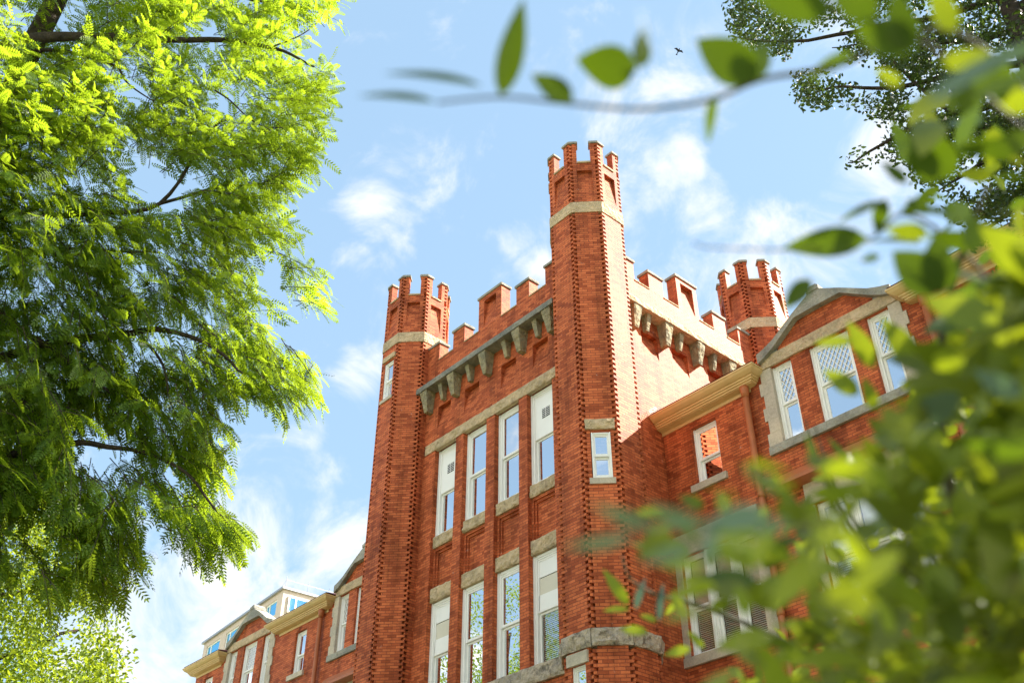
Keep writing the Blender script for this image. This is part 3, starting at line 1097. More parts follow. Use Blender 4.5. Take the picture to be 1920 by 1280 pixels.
def sash_sill(x0, x1, wy, z0, z1, out=.07):
    s = MB()
    s.box(x0, x1, wy - out, wy + .24, z0, z1)
    s.build('sill', [M['limestone']], hall)


def window_group(x0, x1, wy, z0, z1, n, mull=.07, upper='shade', lower='blinds'):
    w = (x1 - x0 - mull * (n - 1)) / n
    for i in range(n):
        xc = x0 + w / 2 + i * (w + mull)
        make_window(w, z1 - z0, (z1 - z0) * .47, (xc, wy + .08, z0), 0, upper, lower, .055, .04, glass='glass_clear')
    mb = MB()
    for i in range(n - 1):
        xa = x0 + w + i * (w + mull)
        mb.box(xa + .003, xa + mull * .3, wy + .05, wy + .22, z0, z1)
        mb.box(xa + mull * .3, xa + mull * .7, wy + .02, wy + .22, z0, z1)
        mb.box(xa + mull * .7, xa + mull - .003, wy + .05, wy + .22, z0, z1)
    if n > 1:
        mb.build('mullion', [M['white']], hall)
    ln = MB()
    ln.T = lambda x, y, z: (x, wy + y, z)
    ln.rock(x0 - .17, x1 + .17, -.03, .25, z1 + .003, z1 + .48, .012, .09, 0, x0)
    ln.build('lintel', [M['limestone']], hall)
    sash_sill(x0 - .2, x1 + .2, wy, z0 - .19, z0 - .003)
    for s, xe in ((-1, x0 - .003), (1, x1 + .003)):
        q = MB()
        z = z0
        i = 0
        while z < z1 - .05:
            zz = min(z + .42, z1)
            wq = .26 if i % 2 == 0 else .17
            a, b = sorted((xe, xe + s * wq))
            q.box(a, b, wy - .025, wy + .25, z + .002, zz - .002)
            z = zz
            i += 1
        q.build('quoin', [M['limestone']], hall)


def wing(x0, x1, wy, gables, plain, triples, eaves, pipes, depth=9.0):
    holes = []
    for g in gables:
        holes += [(g + a, g + b, 11.99, 13.835) for a, b in ((-1.42, -.91), (-.47, .47), (.90, 1.42))]
    for a, b in plain:
        holes.append((a, b, 11.93, 13.33))
    for a, b, n in triples:
        holes.append((a, b, 8.33, 10.46))
    mb = MB()
    ys = (wy, wy + .25)
    gh = [(g - 1.62, g + 1.62, 13.84, 14.12) for g in gables]
    mb.walls(x0, x1, 0, 13.84, ys[0], ys[1], holes)
    for a, b in gh_gaps(x0, x1, gables):
        mb.box(a, b, ys[0], ys[1], 13.84, 13.9)
    mb.box(x0, x1, wy + 1.0, wy + depth, 0, 13.9)
    for e in (x0, x1 - .02):
        mb.box(e, e + .02, wy + .25, wy + 1.0, 0, 13.9)
    mb.build('wall', [M['brick']], hall)
    rf = MB()
    rf.hexa([(x0 - .2, wy + .31, 13.91), (x1 + .2, wy + .31, 13.91), (x1 + .2, wy + depth, 13.91), (x0 - .2, wy + depth, 13.91),
             (x0 + 1.5, wy + depth / 2 - .1, 15.4), (x1 - 1.5, wy + depth / 2 - .1, 15.4), (x1 - 1.5, wy + depth / 2, 15.4), (x0 + 1.5, wy + depth / 2, 15.4)])
    rf.build('roof', [M['roof']], hall)
    for g in gables:
        gable(g, wy)
    for a, b in plain:
        make_window(b - a, 1.395, .60, ((a + b) / 2, wy + .08, 11.932), 0, 'glass', 'glass', .075)
        sash_sill(a - .14, b + .12, wy, 11.77, 11.927)
    for a, b, n in triples:
        window_group(a, b, wy, 8.33, 10.46, n)
    for e in eaves:
        sweep_eave(e, wy)
    for p in pipes:
        downpipe(p, wy, 13.62)


def gh_gaps(x0, x1, gables):
    xs = [x0]
    for g in sorted(gables):
        xs += [g - 1.62, g + 1.62]
    xs.append(x1)
    return [(xs[i], xs[i + 1]) for i in range(0, len(xs), 2) if xs[i + 1] > xs[i] + .01]


wing(-12.68, 2.0, 15.85, [-8.17, -1.2], [(-11.87, -11.17), (-5.3, -4.6), (-4.0, -3.3)], [(-12.53, -10.64, 3), (-9.17, -7.1, 3), (-5.6, -3.5, 3)],
     [(-12.685, -10.18, False, True), (-6.12, -3.2, True, True)], [-10.235, -6.0])
wing(-35.9, TXL - .80, 16.02, [-24.93, -31.95], [(-28.86, -28.17), (-35.2, -34.5)], [(-29.6, -27.7, 3), (-26.0, -23.9, 3)],
     [(-29.92, -26.97, True, True), (-35.88, -33.99, True, True)], [-27.18])
# bird spikes on the eave corner beside the tower
sp = MB()
for i in range(7):
    x = -12.64 + i * .035
    for s in (-1, 1):
        sp.tube([(x, 15.46, 13.92), (x + .02 * s, 15.43 + .04 * s, 14.03)], [.006, .003], 4)
sp.build('bird_spike', [M['metal']], hall)


# ------------------------------------------------------------------ pale building beyond
def pale_building():
    Cn = np.array([-66.21, 35.23])
    d = np.array([-0.9968, 0.0796])
    e = np.array([0.0491, 0.9988])
    b = root('pale_apartment_building', 'pale rendered modern block with wide blue windows rising beyond the left brick wing', 'building', (Cn[0], Cn[1], 0))

    def T(u, v, z):          # u to the left along its front, v back
        p = Cn + d * u + e * v
        return (p[0], p[1], z)
    fw = [(1.0, 2.95), (4.6, 6.0), (6.62, 7.06), (7.9, 10.4), (11.6, 14.35)]
    mb = MB(lambda x, y, z: T(-x, y, z))       # keep right-handed
    storeys = [(29.85, 31.12), (26.4, 27.9), (23.0, 24.5)]
    mb.walls(-15.1, 0, 0, 31.55, 0, .3, [(-q, -p, z0, z1) for p, q in fw for z0, z1 in storeys])
    mb.box(-15.1, 0, .9, 12, 0, 31.55)
    mb.box(-15.1, -15.0, .3, .9, 0, 31.55)
    sd = MB(lambda u, dd, z: T(-0.0 + dd * 1.0 + 0.0, u, z))
    mb.box(-.3, -.002, .3, .9, 0, 31.55)
    w = mb.build('wall', [M['pale']], b)
    rf = MB(lambda x, y, z: T(-x, y, z))
    rf.box(-15.3, .2, -.2, 12.2, 31.555, 31.73)
    rf.build('roof_edge', [M['metal']], b)

    def win(x0, x1, z0, z1, TT):
        f = MB(TT)
        t = .11
        f.box(x0, x1, .08, .2, z0, z0 + t)
        f.box(x0, x1, .08, .2, z1 - t, z1)
        for a in (x0, x0 + (x1 - x0) * .27, x1 - t):
            f.box(a, a + t, .082, .198, z0 + t, z1 - t)
        o = f.build('window', [M['white']], b)
        g = MB(TT)
        g.box(x0 + t, x1 - t, .13, .15, z0 + t, z1 - t)
        g.box(x0 + t, x1 - t, .5, .52, z0 + t, z1 - t, 1)
        sub(g, 'pane', [M['glass_blue'], M['dark']], o)
    TFp = lambda x, y, z: T(-x, y, z)
    for p, q in fw:
        for z0, z1 in storeys:
            win(-q, -p, z0, z1, TFp)
    # right flank: windows set on the side facing the sun
    TSd = lambda x, y, z: T(y - .22, x, z)
    for p, q in ((.45, 2.6), (3.6, 6.2), (7.2, 9.8)):
        for z0, z1 in storeys:
            win(p, q, z0, z1, TSd)
    r = MB(lambda x, y, z: T(-x, y, z))
    for x, y in [(-.2, .2)] + [(-2.6 * i - .2, .2) for i in range(1, 6)] + [(-.2, 1.9 * i + .2) for i in range(1, 6)]:
        r.tube([(x, y, 31.73), (x, y, 32.75 if x > -.3 else 32.25)], .022, 6)
    r.tube([(-1.0, .2, 32.05), (-.2, .2, 32.45), (-.2, 9.7, 32.45)], .016, 6)
    r.build('railing', [M['metal']], b)


pale_building()


# ------------------------------------------------------------------ foliage helpers
def norm(a):
    return a / np.maximum(np.linalg.norm(a, axis=-1, keepdims=True), 1e-9)


def leaves_mesh(name, tv, tf, pos, axis, nrm, size, mats, parent, mat_idx=None):
    """many copies of one leaf template as one mesh. template x along the leaf, y across, z normal"""
    axis = norm(axis)
    b = norm(np.cross(nrm, axis))
    n = np.cross(axis, b)
    tv = np.array(tv, float)
    N = len(pos)
    sz = np.asarray(size).reshape(-1, 1, 1)
    V = pos[:, None, :] + sz * (tv[None, :, 0:1] * axis[:, None, :] + tv[None, :, 1:2] * b[:, None, :] + tv[None, :, 2:3] * n[:, None, :])
    k = len(tv)
    loc = np.array(WL.get(parent.name) or (0, 0, 0), float) if parent else np.zeros(3)
    V = V.reshape(-1, 3)
    me = bpy.data.meshes.new(name)
    me.vertices.add(len(V))
    me.vertices.foreach_set('co', V.ravel())
    lt = np.array([len(f) for f in tf])
    flat = np.concatenate([np.array(f) for f in tf])
    tot = np.tile(lt, N)
    li = (flat[None, :] + (np.arange(N) * k)[:, None]).ravel()
    me.loops.add(len(li))
    me.loops.foreach_set('vertex_index', li)
    me.polygons.add(len(tot))
    st = np.concatenate([[0], np.cumsum(tot)[:-1]])
    me.polygons.foreach_set('loop_start', st)
    me.polygons.foreach_set('loop_total', tot)
    for m in mats:
        me.materials.append(m)
    if mat_idx is not None:
        me.polygons.foreach_set('material_index', np.repeat(np.asarray(mat_idx, int), len(tf)))
    me.update(calc_edges=True)
    me.validate()
    o = bpy.data.objects.new(name, me)
    C.objects.link(o)
    if parent:
        o.parent = parent
        o.location = tuple(-loc)
    return o


def in_poly(x, y, poly):
    p = np.array(poly, float)
    ins = np.zeros(len(x), bool)
    j = len(p) - 1
    for i in range(len(p)):
        c = ((p[i, 1] > y) != (p[j, 1] > y)) & (x < (p[j, 0] - p[i, 0]) * (y - p[i, 1]) / (p[j, 1] - p[i, 1] + 1e-12) + p[i, 0])
        ins ^= c
        j = i
    return ins


def sample_poly(poly, n):
    p = np.array(poly, float)
    lo, hi = p.min(0), p.max(0)
    out = np.zeros((0, 2))
    while len(out) < n:
        q = lo + (hi - lo) * rng.random((n * 2, 2))
        out = np.concatenate([out, q[in_poly(q[:, 0], q[:, 1], poly)]])
    return out[:n]


def at_many(px, py, dist):
    d = RT[None] * (px - 960)[:, None] + UP[None] * (640 - py)[:, None] + FW[None] * F_PX
    return np.array([0, 0, EYE]) + d * (dist / np.hypot(d[:, 0], d[:, 1]))[:, None]


def compound_template(n_pair, droop):
    """pinnate leaf, unit length, leaflets as slim six-point blades"""
    vs, fs = [], []

    def leaflet(x, y, dx, dy, l, w, z):
        b = len(vs)
        nx, ny = -dy, dx
        for t, s in ((0, 0), (.3, .5), (.68, .38), (1, 0), (.68, -.38), (.3, -.5)):
            vs.append((x + dx * l * t + nx * w * s, y + dy * l * t + ny * w * s, z - .10 * l * t * t - (0.05 * l if abs(s) > .1 else 0) * 0))
        fs.append((b, b + 1, b + 2, b + 3, b + 4, b + 5))
    for i in range(n_pair):
        t = .16 + .80 * i / (n_pair - 1)
        l = .255 * math.sin(math.pi * (0.20 + 0.62 * t)) ** .7
        z = -droop * t * t
        for s in (-1, 1):
            a = R(66 - 18 * t)
            leaflet(t + .012 * s, 0, math.cos(a), s * math.sin(a), l, .078, z)
    leaflet(.97, 0, 1, 0, .2, .066, -droop)
    b = len(vs)
    vs += [(0, -.006, 0), (.5, -.005, -droop * .25), (1, -.003, -droop), (1, .003, -droop), (.5, .005, -droop * .25), (0, .006, 0)]
    fs += [(b, b + 1, b + 4, b + 5), (b + 1, b + 2, b + 3, b + 4)]
    return vs, fs


# ------------------------------------------------------------------ the big locust tree, left
TOC = -FW * np.array([1, 1, 0])
TOC = TOC / np.linalg.norm(TOC)          # horizontal, towards the viewer's side


def limb_mesh(pts, r0, r1, k=8, wob=0.06):
    """smoothed, slightly crooked tapering limb"""
    P = [Vector(p) for p in pts]
    out = []
    for i in range(len(P) - 1):
        for t in np.linspace(0, 1, 6, endpoint=False):
            p0, p1, p2, p3 = P[max(i - 1, 0)], P[i], P[i + 1], P[min(i + 2, len(P) - 1)]
            q = 0.5 * ((2 * p1) + (-p0 + p2) * t + (2 * p0 - 5 * p1 + 4 * p2 - p3) * t * t + (-p0 + 3 * p1 - 3 * p2 + p3) * t ** 3)
            out.append(q + noise.noise_vector(q * 1.7) * wob)
    out.append(P[-1])
    n = len(out)
    return out, [r0 + (r1 - r0) * (i / (n - 1)) ** .8 for i in range(n)]


def sprays(pts, dirs, lens, n_leaf, leaf_len, twig_mb, spread=0.8, down=0.3, nrm_j=0.45, updir=0.9):
    pos, ax, nr, sz = [], [], [], []
    for p, u, L in zip(pts, dirs, lens):
        u = u / np.linalg.norm(u)
        side = np.cross(u, np.array([0, 0, 1.0]))
        side /= max(np.linalg.norm(side), 1e-6)
        q = [tuple(p + u * L * t + np.array([0, 0, -1]) * L * .22 * t * t) for t in (0, .35, .7, 1)]
        twig_mb.tube(q, [.006, .005, .004, .002], 4, 0, False)
        for i in range(n_leaf):
            t = .08 + .92 * (i + rng.random() * .5) / n_leaf
            s = 1 if i % 2 else -1
            base = p + u * L * t + np.array([0, 0, -1]) * L * .22 * t * t
            a = u * (.45 + .5 * t) + side * s * spread * (1.1 - .6 * t) + np.array([0, 0, -down]) + rng.normal(0, .22, 3)
            nn = np.array([0, 0, updir]) * .6 + SUNV * .55 + rng.normal(0, nrm_j, 3)
            pos.append(base); ax.append(a); nr.append(nn)
            sz.append(leaf_len * (.55 + .75 * rng.random()))
    return np.array(pos), np.array(ax), np.array(nr), np.array(sz)


def locust_tree():
    base = at(-420, 1000, 12.0)
    base[2] = 0
    t = root('locust_tree', 'tall tree with feathery compound leaves filling the left of the view, sunlit yellow green', 'tree', tuple(base))
    tr = MB()
    pts = [base, base + (0.1, .05, 3.0), base + (.25, .1, 6.0), base + (.1, .3, 10.0), base + (.5, .3, 14.0), base + (.7, .5, 18.5)]
    a, r = limb_mesh(pts, .42, .10, 10, .1)
    tr.tube(a, r, 12)
    tr.build('trunk', [M['bark']], t, True)
    J = lambda z: base + np.array([.25, .2, z])
    limbs = [
        ([J(10.2), at(-80, 130, 10.92), at(20, 88, 10.73), at(90, 70, 10.69), at(185, 66, 10.64), at(330, 72, 10.73), at(450, 75, 10.64), at(520, 92, 10.56), at(590, 125, 10.47)], 0.124, 0.015),
        ([J(9.9), at(-90, 150, 11.00), at(20, 105, 10.92), at(60, 95, 10.96), at(140, 100, 11.05), at(230, 130, 11.10)], 0.062, 0.014),
        ([J(5.8), at(-110, 560, 10.83), at(0, 592, 10.64), at(45, 625, 10.60), at(90, 650, 10.56), at(150, 700, 10.47), at(210, 740, 10.42)], 0.093, 0.014),
        ([J(4.9), at(-120, 640, 10.92), at(0, 722, 10.73), at(50, 765, 10.69), at(100, 810, 10.64)], 0.062, 0.017),
        ([J(7.0), at(-60, 700, 11.00), at(120, 640, 10.92), at(235, 628, 10.64), at(300, 618, 10.47), at(370, 635, 10.33), at(420, 668, 10.24), at(455, 700, 10.15)], 0.074, 0.013),
        ([at(265, 632, 10.56), at(300, 680, 10.42), at(318, 740, 10.33), at(345, 790, 10.29)], 0.022, 0.007),
        ([J(8.6), at(-50, 420, 11.14), at(150, 400, 11.00), at(300, 380, 10.83), at(395, 245, 10.56), at(430, 225, 10.47)], 0.056, 0.014),
        ([at(300, 380, 10.83), at(420, 350, 10.60), at(500, 340, 10.47), at(560, 300, 10.38)], 0.025, 0.008),
        ([at(215, 60, 10.64), at(225, 120, 10.51), at(240, 160, 10.42), at(290, 190, 10.38)], 0.025, 0.008),
        ([J(7.6), at(0, 500, 11.19), at(150, 465, 11.00), at(200, 470, 10.87), at(300, 475, 10.73)], 0.043, 0.010),
        ([J(4.4), at(-60, 900, 10.73), at(120, 830, 10.56), at(200, 835, 10.47), at(270, 850, 10.38), at(360, 900, 10.24), at(430, 985, 10.20)], 0.056, 0.010),
        ([J(12.5), at(-80, -150, 10.92), at(150, -60, 10.73), at(350, -30, 10.64), at(560, 20, 10.47)], 0.074, 0.014),
        ([at(500, 90, 10.56), at(560, 70, 10.47), at(600, 30, 10.42)], 0.015, 0.006),
        ([at(400, 170, 10.56), at(440, 200, 10.47), at(490, 235, 10.42), at(540, 240, 10.38)], 0.015, 0.006),
    ]
    for p, r0, r1 in limbs:
        lm = MB()
        a, r = limb_mesh(p, r0, r1, 8, .05)
        lm.tube(a, r, 8)
        lm.build('limb', [M['bark']], t, True)
    crown = [(-170, -190), (600, -190), (632, -60), (628, 40), (612, 150), (600, 270), (575, 350), (520, 410), (560, 470), (604, 520), (600, 570),
             (530, 620), (590, 690), (570, 745), (520, 765), (455, 715), (395, 740), (425, 800), (420, 860), (370, 920), (455, 975), (440, 1020), (350, 1035),
             (290, 960), (255, 1070), (190, 1090), (80, 1110), (-170, 1060)]
    n = 4600
    s = sample_poly(crown, n)
    # clumps: keep sprays where a slow noise field is high, so gaps open between boughs
    keep = np.array([noise.noise(Vector((x * .0085, y * .011, 6.7))) + .6 * noise.noise(Vector((x * .024, y * .03, 9.1))) for x, y in s])
    edge = np.array([x > 350 or y > 800 for x, y in s])
    s = s[keep > -.20]
    k = len(s)
    dist = 9.9 + 2.0 * rng.random(k)
    P = at_many(s[:, 0], s[:, 1], dist)
    cen = np.array(at(60, 420, 11.5))
    out = norm(P - cen)
    D = out * .75 + RT * .55 + np.array([0, 0, -.30]) + TOC * .25 + rng.normal(0, .45, (k, 3))
    L = .32 + .36 * rng.random(k)
    P = P - norm(D) * L[:, None] * .55
    tw = MB()
    pos, ax, nr, sz = sprays(P, D, L, 9, .245, tw, .85, .42, .42, .85)
    hf = rng.random(len(pos)) < .5
    for m_, tpl in ((hf, compound_template(8, .16)), (~hf, compound_template(7, .30))):
        leaves_mesh('crown', tpl[0], tpl[1], pos[m_], ax[m_], nr[m_], sz[m_], [M['locust']], t)
    tw.build('twig', [M['bark']], t)


locust_tree()


# ------------------------------------------------------------------ paler tree behind it, bottom left
def blade(n=4, w=.55, curl=.12, fold=.10, tip=1.0):
    """simple pointed leaf, unit length, folded along its midrib"""
    vs, fs = [(0, 0, 0)], []
    for i in range(1, n):
        t = i / n
        h = w / 2 * math.sin(math.pi * t ** .8) ** .85 * (1 - .15 * t)
        z = -curl * t * t
        vs += [(t, -h, z + fold * h), (t, 0, z), (t, h, z + fold * h)]
    vs.append((tip, 0, -curl))
    e = len(vs) - 1
    fs += [(0, 1, 2), (0, 2, 3)]
    for i in range(n - 2):
        b = 1 + i * 3
        fs += [(b, b + 3, b + 4, b + 1), (b + 1, b + 4, b + 5, b + 2)]
    b = 1 + (n - 2) * 3
    fs += [(b, e, b + 1), (b + 1, e, b + 2)]
    return vs, fs


def clump_leaves(P, per, rad, size, nj=.8):
    k = len(P)
    off = rng.normal(0, 1, (k, per, 3))
    off = off / np.maximum(np.linalg.norm(off, axis=2, keepdims=True), 1e-6) * (rad * rng.random((k, per, 1)) ** .5)
    pos = (P[:, None, :] + off).reshape(-1, 3)
    ax = (off + np.array([0, 0, -.25 * rad])).reshape(-1, 3) + rng.normal(0, .35 * rad, (k * per, 3))
    nr = np.array([0, 0, 1.0]) + rng.normal(0, nj, (k * per, 3))
    sz = size * (.7 + .6 * rng.random(k * per))
    return pos, ax, nr, sz


def maple_tree():
    base = at(-330, 1000, 17)
    base[2] = 0
    t = root('broadleaf_tree', 'pale green small-leaved tree lit by the sun, low at left behind the feathery tree', 'tree', tuple(base))
    tr = MB()
    a, r = limb_mesh([base, base + (.2, 0, 4), base + (.1, .2, 9), base + (.3, 0, 14)], .34, .06, 10, .1)
    tr.tube(a, r, 10)
    tr.build('trunk', [M['bark']], t, True)
    for z, tgt in ((4.5, (150, 1180)), (6.0, (190, 1090)), (7.5, (110, 980)), (9.0, (60, 880)), (3.2, (180, 1270))):
        lm = MB()
        b0 = base + np.array([.15, .1, z])
        e = np.array(at(tgt[0], tgt[1], 16.5))
        a, r = limb_mesh([b0, b0 * .6 + e * .4 + np.array([0, 0, .35]), e], .12, .02, 8, .1)
        lm.tube(a, r, 8)
        lm.build('limb', [M['bark']], t, True)
    poly = [(-220, 720), (70, 770), (120, 900), (160, 990), (215, 1060), (232, 1120), (195, 1170), (228, 1215), (205, 1300), (215, 1480), (-220, 1480)]
    s = sample_poly(poly, 2400)
    keep = np.array([noise.noise(Vector((x * .013, y * .016, 5.3))) for x, y in s]) > -.28
    s = s[keep]
    P = at_many(s[:, 0], s[:, 1], 14.8 + 3.6 * rng.random(len(s)))
    pos, ax, nr, sz = clump_leaves(P, 26, .32, .068)
    tpl = blade(3, .62, .12, .1)
    leaves_mesh('crown', tpl[0], tpl[1], pos, ax, nr, sz, [M['maple']], t)


def mirrored_tree():
    base = np.array([-30.0, 2.0, 0.0])
    t = root('shade_tree', 'green tree across the lawn, seen only mirrored in the lower windows of the tower', 'tree', tuple(base))
    tr = MB()
    a, r = limb_mesh([base, base + (.2, 0, 5), base + (.1, .2, 10), base + (.3, 0, 16)], .36, .06, 10, .1)
    tr.tube(a, r, 10)
    tr.build('trunk', [M['bark']], t, True)
    q = rng.normal(0, 1, (900, 3))
    q = base + np.array([.5, .5, 11.5]) + norm(q) * (4.6 * rng.random((900, 1)) ** .4) * np.array([1, 1, 1.35])
    keep = np.array([noise.noise(Vector(tuple(v * .42))) for v in q]) > -.12
    tpl = blade(3, .62, .12, .1)
    pos, ax, nr, sz = clump_leaves(q[keep], 60, .55, .10)
    leaves_mesh('crown', tpl[0], tpl[1], pos, ax, nr, sz, [M['maple']], t)


maple_tree()
mirrored_tree()


# ------------------------------------------------------------------ ginkgo, upper right
def ginkgo_tree():
    base = at(2300, 900, 11.0)
    base[2] = 0
    t = root('ginkgo_tree', 'dark fan-leaved tree with drooping boughs against the sky at upper right', 'tree', tuple(base))
    tr = MB()
    a, r = limb_mesh([base, base + (0, .1, 5), base + (-.1, 0, 10), base + (.1, .1, 15), base + (0, 0, 21)], .33, .05, 10, .06)
    tr.tube(a, r, 10)
    tr.build('trunk', [M['bark']], t, True)
    D0 = 11.5
    boughs = [
        (15.5, [(2000, -40), (1800, 20), (1600, 60), (1450, 80), (1375, 70)]),
        (14.0, [(2000, 120), (1850, 130), (1700, 160), (1580, 165), (1500, 180)]),
        (12.6, [(1990, 260), (1860, 240), (1740, 230), (1640, 280), (1590, 305)]),
        (13.2, [(2000, 190), (1880, 190), (1780, 210), (1680, 120), (1600, 60)]),
        (11.2, [(2000, 330), (1900, 290), (1820, 320), (1760, 360)]),
        (10.4, [(2020, 420), (1930, 380), (1860, 420), (1800, 450)]),
        (16.8, [(2000, -150), (1800, -100), (1620, -60), (1480, -20), (1400, -10)]),
        (15.0, [(2020, 20), (1900, 60), (1790, 80), (1690, 70), (1560, 90)]),
    ]
    for z, pl in boughs:
        lm = MB()
        b0 = base + np.array([0, 0, z - 2.0])
        pts = [b0] + [at(x, y, D0 + (i - 2) * -.25) for i, (x, y) in enumerate(pl)]
        a, r = limb_mesh(pts, .09, .008, 7, .05)
        lm.tube(a, r, 6)
        lm.build('limb', [M['bark']], t, True)
    poly = [(1340, -240), (1368, 30), (1385, 75), (1440, 105), (1530, 75), (1610, 130), (1500, 150), (1505, 190), (1610, 180), (1640, 230), (1650, 270),
            (1595, 298), (1625, 310), (1700, 280), (1735, 340), (1790, 400), (1850, 470), (1910, 520), (2150, 600), (2150, -240)]
    s = sample_poly(poly, 6000)
    keep = np.array([noise.noise(Vector((x * .016, y * .022, 1.3))) + .5 * noise.noise(Vector((x * .045, y * .05, 4.4))) - (0.0 if x < 1600 else .10) for x, y in s]) > -.13
    s = s[keep]
    P = at_many(s[:, 0], s[:, 1], 10.3 + 2.9 * rng.random(len(s)))
    # fan leaf
    vs = [(0, 0, 0)]
    for i, a in enumerate(np.linspace(-58, 58, 6)):
        rr = 1.0 if i not in (2, 3) else .93
        vs.append((rr * math.cos(R(a)), rr * math.sin(R(a)), .06 * math.cos(i * 2.2)))
    fs = [(0, 1, 2, 3), (0, 3, 4), (0, 4, 5, 6)]
    # extra leaf clumps outside the frame, added to keep sun off the shrub
    q = rng.normal(0, 1, (1900, 3))
    q = np.array([3.2, 9.2, 11.5]) + norm(q) * rng.random((1900, 1)) ** .45 * np.array([5.2, 4.6, 5.5])
    q = q[q[:, 2] > 6.0]
    e = q - np.array([0, 0, EYE])
    zz = e @ FW
    xx, yy = 960 + F_PX * (e @ RT) / zz, 640 - F_PX * (e @ UP) / zz
    q = q[(zz < 0) | (xx > 2000) | (yy < -120)]
    P = np.concatenate([P, q])
    pos, ax, nr, sz = clump_leaves(P, 18, .20, .043, .9)
    leaves_mesh('crown', vs, fs, pos, ax, nr, sz, [M['ginkgo']], t)


ginkgo_tree()

# ------------------------------------------------------------------ foreground shrub
BLADE = blade(7, .50, .16, .16)


def put_leaf(parent, base, tip, width, roll, mat, name='leaf', curl=.16):
    base, tip = np.array(base), np.array(tip)
    ax = tip - base
    L = np.linalg.norm(ax)
    ax = ax / L
    view = norm(base - np.array([0, 0, EYE]))
    side = np.cross(ax, view)
    side = side / np.linalg.norm(side)
    n = -(view * math.cos(roll) + side * math.sin(roll))
    tv, tf = blade(8, width, curl, .18)
    return leaves_mesh(name, tv, tf, base[None], ax[None], n[None], np.array([L]), [M[mat]], parent)


